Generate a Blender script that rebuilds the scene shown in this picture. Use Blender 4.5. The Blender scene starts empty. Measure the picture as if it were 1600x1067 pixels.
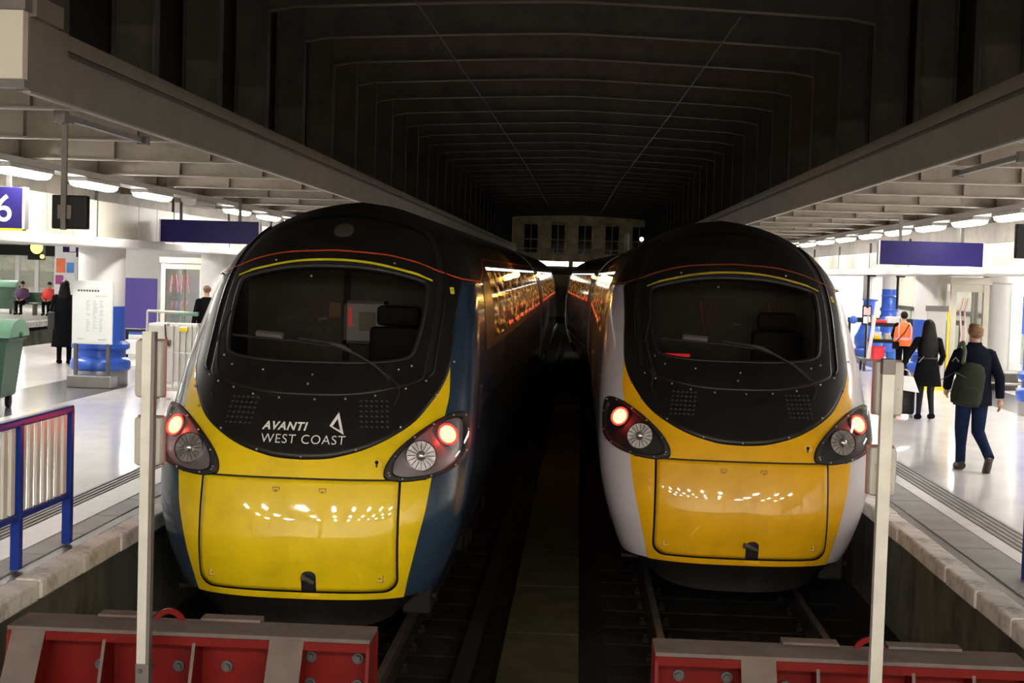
import bpy, bmesh, math, random
from mathutils import Vector, Matrix
random.seed(7)
scene = bpy.context.scene
COL = scene.collection
PI = math.pi

# ------------------------------------------------------------------ camera, world, exposure
cam_data = bpy.data.cameras.new('camera')
cam_data.sensor_width = 36.0
cam_data.lens = 2300.0 / 1600.0 * 36.0
cam_data.clip_start, cam_data.clip_end = 0.05, 400
cam = bpy.data.objects.new('camera', cam_data)
COL.objects.link(cam)
_R = (0.99845209, 0.04685752, 0.02996328)
_U = (-0.03207141, 0.04490513, 0.99847632)
_B = (0.04544062, -0.99789173, 0.04633841)
cam.matrix_world = Matrix(((_R[0], _U[0], _B[0], 0.0), (_R[1], _U[1], _B[1], 0.0), (_R[2], _U[2], _B[2], 3.2), (0, 0, 0, 1)))
scene.camera = cam
world = bpy.data.worlds.new('night')
world.use_nodes = True
world.node_tree.nodes['Background'].inputs['Color'].default_value = (0.5, 0.42, 0.34, 1)
world.node_tree.nodes['Background'].inputs['Strength'].default_value = 0.004
scene.world = world
vs = scene.view_settings
vs.view_transform = 'Standard'; vs.look = 'None'; vs.gamma = 1.0; vs.use_curve_mapping = False
vs.exposure = 1.0
LAMP_SIDE = 30.0       # emission of the strip lights over the platforms
LAMP_HALL = 122.0       # emission of the strip lights over the concourse behind the buffers
scene.cycles.max_bounces = 7
scene.cycles.diffuse_bounces = 4
scene.cycles.glossy_bounces = 4
scene.cycles.transparent_max_bounces = 8
scene.cycles.caustics_reflective = False
scene.cycles.caustics_refractive = False
scene.cycles.sample_clamp_indirect = 4.0

# ------------------------------------------------------------------ materials
def srgb(r, g, b):
    f = lambda c: (c / 255 / 12.92) if c / 255 <= 0.04045 else ((c / 255 + 0.055) / 1.055) ** 2.4
    return (f(r), f(g), f(b), 1.0)

def mat(name, col, rough=0.5, metal=0.0, var=0.12, scale=4.0, bump=0.0, bscale=40.0, dirt=None, dirt_amt=0.5, dscale=2.5, coat=0.0, stretch=(1, 1, 1), spec=0.5):
    m = bpy.data.materials.new(name); m.use_nodes = True
    nt = m.node_tree; N = nt.nodes; L = nt.links
    b = N['Principled BSDF']
    b.inputs['Roughness'].default_value = rough
    b.inputs['Metallic'].default_value = metal
    b.inputs['Coat Weight'].default_value = coat
    b.inputs['Coat Roughness'].default_value = 0.04
    b.inputs['Specular IOR Level'].default_value = spec
    tc = N.new('ShaderNodeTexCoord'); mp = N.new('ShaderNodeMapping')
    mp.inputs['Scale'].default_value = stretch
    L.new(tc.outputs['Object'], mp.inputs['Vector'])
    nz = N.new('ShaderNodeTexNoise'); nz.inputs['Scale'].default_value = scale; nz.inputs['Detail'].default_value = 6
    L.new(mp.outputs['Vector'], nz.inputs['Vector'])
    rp = N.new('ShaderNodeValToRGB')
    c = Vector(col[:3])
    rp.color_ramp.elements[0].position = 0.3; rp.color_ramp.elements[1].position = 0.7
    rp.color_ramp.elements[0].color = (*(c * (1 - var)), 1); rp.color_ramp.elements[1].color = (*[min(1, x * (1 + var)) for x in c], 1)
    L.new(nz.outputs['Fac'], rp.inputs['Fac'])
    out = rp.outputs['Color']
    if dirt:
        n2 = N.new('ShaderNodeTexNoise'); n2.inputs['Scale'].default_value = dscale; n2.inputs['Detail'].default_value = 8; n2.inputs['Roughness'].default_value = 0.7
        L.new(mp.outputs['Vector'], n2.inputs['Vector'])
        r2 = N.new('ShaderNodeValToRGB'); r2.color_ramp.elements[0].position = 0.48; r2.color_ramp.elements[1].position = 0.72
        r2.color_ramp.elements[0].color = (0, 0, 0, 1); r2.color_ramp.elements[1].color = (dirt_amt,) * 3 + (1,)
        L.new(n2.outputs['Fac'], r2.inputs['Fac'])
        mx = N.new('ShaderNodeMix'); mx.data_type = 'RGBA'
        L.new(r2.outputs['Color'], mx.inputs['Factor']); L.new(out, mx.inputs['A']); mx.inputs['B'].default_value = dirt
        out = mx.outputs['Result']
    L.new(out, b.inputs['Base Color'])
    if bump:
        n3 = N.new('ShaderNodeTexNoise'); n3.inputs['Scale'].default_value = bscale; n3.inputs['Detail'].default_value = 4
        L.new(mp.outputs['Vector'], n3.inputs['Vector'])
        bp = N.new('ShaderNodeBump'); bp.inputs['Strength'].default_value = bump; bp.inputs['Distance'].default_value = 0.01
        L.new(n3.outputs['Fac'], bp.inputs['Height']); L.new(bp.outputs['Normal'], b.inputs['Normal'])
    return m

def emit(name, col, strength, base=(0.8, 0.8, 0.8, 1)):
    m = bpy.data.materials.new(name); m.use_nodes = True
    b = m.node_tree.nodes['Principled BSDF']
    b.inputs['Base Color'].default_value = base
    b.inputs['Emission Color'].default_value = col
    b.inputs['Emission Strength'].default_value = strength
    return m

def glass(name, tint, trans=0.6, rough=0.03):
    m = bpy.data.materials.new(name); m.use_nodes = True
    nt = m.node_tree; N = nt.nodes; L = nt.links; N.clear()
    o = N.new('ShaderNodeOutputMaterial'); t = N.new('ShaderNodeBsdfTransparent'); t.inputs['Color'].default_value = tint
    g = N.new('ShaderNodeBsdfGlossy'); g.inputs['Roughness'].default_value = rough; g.inputs['Color'].default_value = (1, 1, 1, 1)
    f = N.new('ShaderNodeLayerWeight'); f.inputs['Blend'].default_value = 0.5   # thin sheet: same reflection from both faces
    pw = N.new('ShaderNodeMath'); pw.operation = 'POWER'; pw.inputs[1].default_value = 4.0; L.new(f.outputs['Facing'], pw.inputs[0])
    ml = N.new('ShaderNodeMath'); ml.operation = 'MULTIPLY_ADD'; ml.inputs[1].default_value = 0.75; ml.inputs[2].default_value = 0.03; L.new(pw.outputs[0], ml.inputs[0])
    mx = N.new('ShaderNodeMixShader')
    L.new(ml.outputs[0], mx.inputs['Fac']); L.new(t.outputs['BSDF'], mx.inputs[1]); L.new(g.outputs['BSDF'], mx.inputs[2]); L.new(mx.outputs['Shader'], o.inputs['Surface'])
    return m

M = dict(
    yellow=mat('warning_yellow_paint', (0.84, 0.60, 0.006, 1), 0.4, var=0.04, scale=2, dirt=(0.30, 0.20, 0.02, 1), dirt_amt=0.25, dscale=3, coat=1.0, spec=0.2),
    yellow_warm=mat('warning_yellow_paint_warm', (0.84, 0.45, 0.006, 1), 0.4, var=0.04, scale=2, dirt=(0.34, 0.17, 0.02, 1), dirt_amt=0.25, dscale=3, coat=1.0, spec=0.2),
    black=mat('train_black_paint', (0.010, 0.009, 0.0085, 1), 0.38, var=0.15, scale=3, dirt=(0.022, 0.019, 0.016, 1), dirt_amt=0.5, spec=0.3),
    black_side=mat('train_black_side_paint', (0.010, 0.010, 0.011, 1), 0.34, var=0.15, scale=3),
    roof=mat('train_roof_paint', (0.010, 0.009, 0.008, 1), 0.5, var=0.2, scale=3, spec=0.25),
    groove=mat('dark_channel', (0.004, 0.004, 0.004, 1), 0.7),
    blue=mat('train_blue_paint', (0.024, 0.047, 0.082, 1), 0.2, var=0.08, coat=0.5),
    white=mat('train_white_paint', (0.62, 0.58, 0.62, 1), 0.22, var=0.04, coat=0.4),
    orange=mat('orange_line_paint', (0.52, 0.075, 0.012, 1), 0.4),
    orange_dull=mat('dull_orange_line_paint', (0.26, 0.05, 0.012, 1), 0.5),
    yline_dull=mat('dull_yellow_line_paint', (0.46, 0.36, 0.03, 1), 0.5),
    yline=mat('yellow_line_paint', (0.72, 0.66, 0.02, 1), 0.4),
    logo=mat('white_lettering', (0.85, 0.85, 0.85, 1), 0.5, var=0.02),
    rubber=mat('black_rubber', (0.012, 0.012, 0.012, 1), 0.6),
    skirt=mat('skirt_black', (0.011, 0.010, 0.009, 1), 0.6, dirt=(0.03, 0.025, 0.02, 1), dirt_amt=0.5, spec=0.15),
    rivet=mat('bright_rivet', (0.5, 0.47, 0.42, 1), 0.3, 0.9),
    chrome=mat('lamp_reflector', (0.62, 0.6, 0.6, 1), 0.25, 0.85, var=0.3, scale=14),
    lampgrey=mat('lamp_housing_grey', (0.30, 0.27, 0.29, 1), 0.3, 0.3, var=0.3, scale=5),
    lampclear=glass('lamp_cover', (0.9, 0.9, 0.9, 1), 0.02),
    screen=glass('windscreen_glass', (0.46, 0.44, 0.42, 1), 0.02),
    sideglass=mat('carriage_window_glass', (0.006, 0.006, 0.007, 1), 0.06, var=0.1),
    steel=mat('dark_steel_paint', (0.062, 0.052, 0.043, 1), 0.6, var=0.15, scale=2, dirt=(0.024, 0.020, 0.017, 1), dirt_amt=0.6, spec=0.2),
    beam=mat('edge_beam_paint', (0.15, 0.130, 0.105, 1), 0.55, var=0.1, scale=2, dirt=(0.08, 0.067, 0.052, 1), dirt_amt=0.5, bump=0.05, spec=0.3),
    beamlip_lit=mat('edge_beam_flange_lit', (0.26, 0.23, 0.19, 1), 0.5, var=0.1),  # lighter than the beam: light from the side lamps painted into the tone
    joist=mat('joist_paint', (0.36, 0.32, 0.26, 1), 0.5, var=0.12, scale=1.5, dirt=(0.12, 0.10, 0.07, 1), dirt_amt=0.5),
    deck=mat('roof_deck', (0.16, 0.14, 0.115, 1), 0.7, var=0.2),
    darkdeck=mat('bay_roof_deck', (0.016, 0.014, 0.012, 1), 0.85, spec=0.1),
    coping=mat('coping_concrete', (0.80, 0.77, 0.71, 1), 0.7, var=0.1, scale=6, dirt=(0.09, 0.08, 0.065, 1), dirt_amt=0.8, dscale=5, bump=0.3, spec=0.3),
    slab=mat('edge_slab_concrete', (0.30, 0.29, 0.28, 1), 0.6, var=0.12, scale=5, dirt=(0.12, 0.11, 0.10, 1), dirt_amt=0.5, bump=0.1),
    line=mat('white_line_paint', (0.70, 0.69, 0.67, 1), 0.45, var=0.06, scale=8),
    tactile=mat('tactile_paving', (0.23, 0.235, 0.24, 1), 0.5, var=0.1),
    floor=mat('terrazzo_floor', (0.80, 0.78, 0.78, 1), 0.13, var=0.06, scale=3, dirt=(0.50, 0.48, 0.47, 1), dirt_amt=0.4, dscale=1.2, stretch=(1, 0.6, 1)),
    floordark=mat('charcoal_floor', (0.10, 0.10, 0.105, 1), 0.2, var=0.1),
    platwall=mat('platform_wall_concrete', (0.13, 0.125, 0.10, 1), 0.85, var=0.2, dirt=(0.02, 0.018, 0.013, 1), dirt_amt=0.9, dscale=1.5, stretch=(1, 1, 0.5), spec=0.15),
    trackbed=mat('dirty_trackbed', (0.013, 0.0115, 0.010, 1), 0.95, var=0.5, scale=8, bump=0.6, bscale=25, spec=0.1),
    rail=mat('rail_steel', (0.055, 0.046, 0.038, 1), 0.5, 0.5, var=0.25),
    railtop=mat('worn_rail_head', (0.30, 0.27, 0.24, 1), 0.35, 0.8, var=0.2),
    sleeper=mat('oily_sleeper', (0.015, 0.013, 0.0115, 1), 0.9, var=0.3, scale=6, bump=0.4, spec=0.1),
    mossy=mat('mossy_concrete', (0.046, 0.042, 0.024, 1), 0.95, var=0.3, scale=3, dirt=(0.030, 0.044, 0.010, 1), dirt_amt=0.9, dscale=1.6, bump=0.4, spec=0.1),
    red=mat('buffer_red_paint', (0.13, 0.005, 0.0035, 1), 0.5, var=0.2, scale=3, dirt=(0.10, 0.008, 0.006, 1), dirt_amt=0.5, spec=0.15),
    dust=mat('dusty_steel', (0.125, 0.100, 0.090, 1), 0.9, var=0.15, scale=6, dirt=(0.19, 0.085, 0.078, 1), dirt_amt=0.4, dscale=4, spec=0.2),
    bolt=mat('grey_bolt', (0.09, 0.088, 0.085, 1), 0.5, 0.5),
    galv=mat('galvanised_steel', (0.50, 0.49, 0.44, 1), 0.5, 0.25, var=0.1, scale=7),
    galvdark=mat('galvanised_dark', (0.13, 0.12, 0.11, 1), 0.5, 0.4),
    boxgrey=mat('grey_plastic_box', (0.46, 0.44, 0.39, 1), 0.55, var=0.06),
    seal=mat('red_seal', (0.40, 0.10, 0.08, 1), 0.5),
    cream=mat('cream_panel', (0.62, 0.58, 0.49, 1), 0.45, var=0.04, scale=1.5),
    whitepaint=mat('white_paint', (0.80, 0.79, 0.77, 1), 0.4, var=0.03),
    bluepaint=mat('column_blue_paint', (0.035, 0.11, 0.52, 1), 0.3, var=0.06),
    rblue=mat('railing_blue_paint', (0.012, 0.036, 0.26, 1), 0.4, var=0.1, spec=0.12),
    slat=mat('white_slat_paint', (0.72, 0.71, 0.66, 1), 0.4, var=0.04),
    signblue=mat('sign_blue', (0.017, 0.012, 0.095, 1), 0.4, var=0.05, spec=0.15),
    purple=mat('purple_panel', (0.075, 0.045, 0.28, 1), 0.4, var=0.06),
    signwhite=mat('sign_white', (0.9, 0.9, 0.9, 1), 0.4, var=0.02),
    monitor=mat('dark_monitor_case', (0.011, 0.012, 0.012, 1), 0.5, spec=0.2),
    green=mat('green_bin_plastic', (0.030, 0.085, 0.048, 1), 0.45, var=0.1),
    greenlid=mat('green_bin_lid', (0.12, 0.26, 0.17, 1), 0.35, var=0.08),
    stainless=mat('stainless', (0.42, 0.41, 0.40, 1), 0.3, 0.8, var=0.1),
    paper=mat('poster_paper', (0.90, 0.93, 0.93, 1), 0.4, var=0.02),
    ink=mat('faint_print', (0.50, 0.58, 0.58, 1), 0.5),
    inkdark=mat('dark_print', (0.12, 0.13, 0.15, 1), 0.5),
    inkpink=mat('pink_print', (0.75, 0.50, 0.50, 1), 0.5),
    pink=mat('pink_brush_paint', (0.55, 0.22, 0.24, 1), 0.5, var=0.3, scale=10),
    pane=glass('shelter_glass', (0.96, 0.97, 0.96, 1), 0.02),
    skin=mat('skin', (0.52, 0.29, 0.20, 1), 0.5, var=0.05),
    hairfair=mat('sandy_hair', (0.17, 0.085, 0.035, 1), 0.6, var=0.4, scale=30, bump=0.8, bscale=60),
    hairdark=mat('dark_hair', (0.007, 0.006, 0.005, 1), 0.5, var=0.4, scale=30, bump=0.8, bscale=60, spec=0.15),
    navy=mat('navy_coat_cloth', (0.006, 0.007, 0.014, 1), 0.9, var=0.15, bump=0.2, bscale=30, spec=0.06),
    jeans=mat('dark_jeans', (0.008, 0.015, 0.042, 1), 0.9, var=0.2, scale=8, bump=0.2, bscale=40, spec=0.08),
    blackcloth=mat('black_cloth', (0.005, 0.005, 0.006, 1), 0.9, var=0.2, bump=0.2, bscale=30, spec=0.06),
    legging=mat('grey_black_leggings', (0.016, 0.016, 0.018, 1), 0.8, spec=0.1),
    shoe=mat('brown_black_shoe', (0.022, 0.013, 0.010, 1), 0.45),
    olive=mat('olive_backpack', (0.017, 0.020, 0.013, 1), 0.8, var=0.15, bump=0.2, spec=0.15),
    olivestrap=mat('olive_strap', (0.075, 0.085, 0.045, 1), 0.7),
    hivis=mat('hi_vis_orange', (0.95, 0.16, 0.02, 1), 0.6, var=0.06),
    hivispink=mat('reflective_band', (0.95, 0.38, 0.40, 1), 0.4),
    redcoat=mat('red_coat', (0.62, 0.04, 0.035, 1), 0.8),
    plum=mat('plum_coat', (0.07, 0.03, 0.08, 1), 0.8),
    suitcase=mat('dark_suitcase_shell', (0.012, 0.012, 0.013, 1), 0.35, spec=0.3),
    whitebag=mat('white_paper_bag', (0.75, 0.75, 0.75, 1), 0.6),
    poleyellow=mat('warning_yellow_paint', (0.84, 0.60, 0.006, 1), 0.4, var=0.04, scale=2, dirt=(0.30, 0.20, 0.02, 1), dirt_amt=0.25, dscale=3, coat=1.0, spec=0.2),
    brown=mat('brown_card', (0.30, 0.19, 0.10, 1), 0.7),
    bucketred=mat('red_plastic', (0.75, 0.03, 0.05, 1), 0.4),
    bucketblue=mat('blue_plastic', (0.03, 0.15, 0.55, 1), 0.4),
    shutter=mat('grey_green_shutter', (0.42, 0.44, 0.36, 1), 0.5, var=0.08),
    greywall=mat('grey_green_wall', (0.68, 0.70, 0.58, 1), 0.6, var=0.15, dirt=(0.3, 0.3, 0.24, 1), dirt_amt=0.5),
    brick=mat('far_facade', (0.36, 0.30, 0.20, 1), 0.8, var=0.35, scale=2),
    lampcase=mat('lamp_case_grey', (0.50, 0.49, 0.46, 1), 0.5, var=0.05),
    tube=emit('lit_diffuser', (1.0, 0.955, 0.88, 1), LAMP_SIDE),
    tubefar=emit('lit_back_hall_diffuser', (1.0, 0.96, 0.90, 1), LAMP_SIDE * 2.4),
    tubehall=emit('lit_hall_diffuser', (1.0, 0.93, 0.82, 1), LAMP_HALL),
    tubeoff=mat('unlit_diffuser', (0.55, 0.52, 0.47, 1), 0.35, var=0.03),
    redlamp=emit('red_tail_lamp', (1.0, 0.07, 0.016, 1), 22.0, (0.3, 0.02, 0.02, 1)),
    redglow=emit('red_lens_rim', (1.0, 0.015, 0.012, 1), 3.2, (0.3, 0.02, 0.02, 1)),
    amber=emit('amber_indicator', (1.0, 0.42, 0.05, 1), 40.0, (0.4, 0.2, 0.02, 1)),
    cablit=emit('cab_panel_light', (0.75, 0.74, 0.66, 1), 0.04, (0.2, 0.2, 0.18, 1)),
    cabred=emit('cab_red_light', (1.0, 0.02, 0.03, 1), 0.4, (0.3, 0.02, 0.02, 1)),
    cabgrey=mat('cab_grey', (0.13, 0.12, 0.105, 1), 0.8, spec=0.2),
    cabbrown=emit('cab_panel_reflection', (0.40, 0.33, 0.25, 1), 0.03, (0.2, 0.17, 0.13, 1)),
    cabdark=mat('cab_dark', (0.012, 0.012, 0.012, 1), 0.7),
    facadelight=emit('lit_far_strip', (1.0, 0.93, 0.75, 1), 3.0),
    yscreen=emit('yellow_lit_screen', (1.0, 0.72, 0.03, 1), 1.6),
    orangeposter=mat('orange_print', (0.85, 0.20, 0.07, 1), 0.5), blueposter=mat('blue_print', (0.10, 0.30, 0.75, 1), 0.5), plumposter=mat('plum_print', (0.42, 0.05, 0.25, 1), 0.5),
)

# window reflections painted on the panes as emission: warm, in streaks along the train
def reflection_pane_mat():
    m = bpy.data.materials.new('painted_window_reflections'); m.use_nodes = True
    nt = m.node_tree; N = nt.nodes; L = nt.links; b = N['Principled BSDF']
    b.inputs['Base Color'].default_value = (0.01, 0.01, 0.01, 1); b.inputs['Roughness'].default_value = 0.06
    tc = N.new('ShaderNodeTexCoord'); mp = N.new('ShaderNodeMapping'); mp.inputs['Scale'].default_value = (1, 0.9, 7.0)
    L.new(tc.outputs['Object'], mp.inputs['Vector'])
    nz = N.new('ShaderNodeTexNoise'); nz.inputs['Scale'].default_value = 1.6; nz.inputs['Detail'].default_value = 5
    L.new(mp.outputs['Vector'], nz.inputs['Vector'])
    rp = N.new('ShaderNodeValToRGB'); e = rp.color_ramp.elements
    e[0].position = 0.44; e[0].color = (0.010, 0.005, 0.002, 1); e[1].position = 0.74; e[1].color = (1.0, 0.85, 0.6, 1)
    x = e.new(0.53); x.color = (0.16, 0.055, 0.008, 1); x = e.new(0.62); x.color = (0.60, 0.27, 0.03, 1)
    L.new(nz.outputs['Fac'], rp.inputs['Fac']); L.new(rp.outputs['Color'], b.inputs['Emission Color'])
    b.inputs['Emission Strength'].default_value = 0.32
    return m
M['reflwin'] = reflection_pane_mat()
M['litstrip'] = emit('painted_top_glow', (1.0, 0.95, 0.85, 1), 1.3)  # white light line in the glass, painted as an emissive strip
M['litred'] = emit('painted_red_glow', (1.0, 0.03, 0.04, 1), 0.5)  # red glow low in the glass, painted as an emissive strip

# ------------------------------------------------------------------ mesh helpers
class MB:
    def __init__(s): s.v = []; s.f = []; s.mi = []
    def add(s, vs, fs, mi=0):
        o = len(s.v); s.v += [tuple(v) for v in vs]; s.f += [tuple(i + o for i in f) for f in fs]; s.mi += [mi] * len(fs); return s
    def box(s, x0, x1, y0, y1, z0, z1, mi=0, bev=0.0):
        if bev:
            bm = bmesh.new(); bmesh.ops.create_cube(bm, size=1)
            bmesh.ops.scale(bm, vec=(x1 - x0, y1 - y0, z1 - z0), verts=bm.verts)
            bmesh.ops.translate(bm, vec=((x0 + x1) / 2, (y0 + y1) / 2, (z0 + z1) / 2), verts=bm.verts)
            bmesh.ops.bevel(bm, geom=bm.edges[:], offset=bev, segments=2, affect='EDGES', profile=0.5)
            bm.verts.ensure_lookup_table(); bm.verts.index_update()
            s.add([v.co[:] for v in bm.verts], [[v.index for v in f.verts] for f in bm.faces], mi); bm.free(); return s
        v = [(x, y, z) for z in (z0, z1) for y in (y0, y1) for x in (x0, x1)]
        return s.add(v, [(0, 2, 3, 1), (4, 5, 7, 6), (0, 1, 5, 4), (2, 6, 7, 3), (0, 4, 6, 2), (1, 3, 7, 5)], mi)
    def cyl(s, p0, p1, r0, r1=None, n=16, mi=0, caps=True):
        r1 = r0 if r1 is None else r1
        p0 = Vector(p0); p1 = Vector(p1); d = (p1 - p0).normalized()
        a = d.orthogonal().normalized(); b = d.cross(a)
        v = []; f = []
        for p, r in ((p0, r0), (p1, r1)):
            for i in range(n):
                t = 2 * PI * i / n; v.append(p + a * (r * math.cos(t)) + b * (r * math.sin(t)))
        for i in range(n): j = (i + 1) % n; f.append((i, j, n + j, n + i))
        if caps: f += [tuple(range(n - 1, -1, -1)), tuple(range(n, 2 * n))]
        return s.add(v, f, mi)
    def tube(s, pts, r, n=8, mi=0):
        pts = [Vector(p) for p in pts]; k = len(pts); v = []; f = []
        rr = r if isinstance(r, (list, tuple)) else [r] * k
        up = None
        for i, p in enumerate(pts):
            d = (pts[min(i + 1, k - 1)] - pts[max(i - 1, 0)]).normalized()
            if up is None: a = d.orthogonal().normalized()
            else:
                a = up - d * up.dot(d); a = a.normalized() if a.length > 1e-6 else d.orthogonal().normalized()
            up = a; b = d.cross(a)
            for q in range(n):
                t = 2 * PI * q / n; v.append(p + a * (rr[i] * math.cos(t)) + b * (rr[i] * math.sin(t)))
        for i in range(k - 1):
            for q in range(n): w = (q + 1) % n; f.append((i * n + q, i * n + w, (i + 1) * n + w, (i + 1) * n + q))
        f += [tuple(range(n - 1, -1, -1)), tuple(range((k - 1) * n, k * n))]
        return s.add(v, f, mi)
    def lathe(s, prof, c=(0, 0, 0), n=32, mi=0):
        v = []; f = []; k = len(prof)
        for r, z in prof:
            for i in range(n): t = 2 * PI * i / n; v.append((c[0] + r * math.cos(t), c[1] + r * math.sin(t), c[2] + z))
        for q in range(k - 1):
            for i in range(n): j = (i + 1) % n; f.append((q * n + i, q * n + j, (q + 1) * n + j, (q + 1) * n + i))
        f += [tuple(range(n - 1, -1, -1)), tuple(range((k - 1) * n, k * n))]
        return s.add(v, f, mi)
    def prism(s, poly, y0, y1, axis='y', mi=0):
        n = len(poly)
        def P3(a, b, h): return {'y': (a, h, b), 'x': (h, a, b), 'z': (a, b, h)}[axis]
        v = [P3(a, b, y0) for a, b in poly] + [P3(a, b, y1) for a, b in poly]
        f = [(i, (i + 1) % n, n + (i + 1) % n, n + i) for i in range(n)] + [tuple(range(n - 1, -1, -1)), tuple(range(n, 2 * n))]
        return s.add(v, f, mi)
    def ball(s, c, r, seg=16, rings=10, mi=0):
        rx, ry, rz = (r, r, r) if not isinstance(r, (tuple, list)) else r
        v = [(c[0], c[1], c[2] + rz)]; f = []
        for i in range(1, rings):
            ph = PI * i / rings
            for j in range(seg): t = 2 * PI * j / seg; v.append((c[0] + rx * math.sin(ph) * math.cos(t), c[1] + ry * math.sin(ph) * math.sin(t), c[2] + rz * math.cos(ph)))
        v.append((c[0], c[1], c[2] - rz)); b = len(v) - 1
        for j in range(seg): f.append((0, 1 + j, 1 + (j + 1) % seg))
        for i in range(rings - 2):
            for j in range(seg): a = 1 + i * seg + j; a2 = 1 + i * seg + (j + 1) % seg; f.append((a, a + seg, a2 + seg, a2))
        o = 1 + (rings - 2) * seg
        for j in range(seg): f.append((o + j, b, o + (j + 1) % seg))
        return s.add(v, f, mi)
    def build(s, name, m, parent=None, smooth=False, loc=None, rot=None, fix=True):
        me = bpy.data.meshes.new(name); me.from_pydata(s.v, [], s.f)
        ms = m if isinstance(m, (list, tuple)) else [m]
        for x in ms: me.materials.append(M[x] if isinstance(x, str) else x)
        if len(ms) > 1: me.polygons.foreach_set('material_index', s.mi)
        if fix:
            bm = bmesh.new(); bm.from_mesh(me); bmesh.ops.recalc_face_normals(bm, faces=bm.faces); bm.to_mesh(me); bm.free()
        if smooth:
            me.polygons.foreach_set('use_smooth', [True] * len(me.polygons))
            if smooth != 'all':
                try: me.set_sharp_from_angle(angle=math.radians(40))
                except Exception: pass
        me.update()
        o = bpy.data.objects.new(name, me); COL.objects.link(o)
        if parent: o.parent = parent
        if loc: o.location = loc
        if rot: o.rotation_euler = rot
        return o

def tag(o, label=None, cat=None, group=None, kind=None):
    if label: o['label'] = label
    if cat: o['category'] = cat
    if group: o['group'] = group
    if kind: o['kind'] = kind
    return o
def struct(o): o['kind'] = 'structure'; return o
def empty(name, loc=(0, 0, 0), rz=0.0):
    o = bpy.data.objects.new(name, None); o.empty_display_size = 0.2; COL.objects.link(o); o.location = loc; o.rotation_euler = (0, 0, rz); return o
def thing(name, label, cat, loc=(0, 0, 0), rz=0.0, group=None): return tag(empty(name, loc, rz), label, cat, group)
def copy_tree(o, parent=None):
    c = o.copy(); COL.objects.link(c)
    if parent: c.parent = parent
    for ch in list(o.children): copy_tree(ch, c)
    return c
def repeat(o, parent, offs):
    for d in offs:
        c = o.copy(); COL.objects.link(c); c.parent = parent; c.location = Vector(o.location) + Vector(d)
def text_mesh(txt, size, bold=0.0, shear=0.0, spacing=1.0):
    cu = bpy.data.curves.new('lettering', 'FONT'); cu.body = txt; cu.size = size; cu.offset = bold; cu.shear = shear; cu.space_character = spacing; cu.resolution_u = 6
    ob = bpy.data.objects.new('lettering', cu); COL.objects.link(ob)
    dg = bpy.context.evaluated_depsgraph_get(); me = bpy.data.meshes.new_from_object(ob.evaluated_get(dg))
    vs = [v.co[:] for v in me.vertices]; fs = [tuple(p.vertices) for p in me.polygons]
    bpy.data.objects.remove(ob); bpy.data.curves.remove(cu); bpy.data.meshes.remove(me)
    return vs, fs
ORD = ['first', 'second', 'third', 'fourth', 'fifth', 'sixth', 'seventh', 'eighth', 'ninth', 'tenth', 'eleventh', 'twelfth', 'thirteenth', 'fourteenth', 'fifteenth', 'sixteenth', 'seventeenth', 'eighteenth']

# ================================================================== SETTING
ZP = 0.95
XL, XR = -3.72, 3.0            # platform edges
YN, YF = 2.0, 97.0

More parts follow.
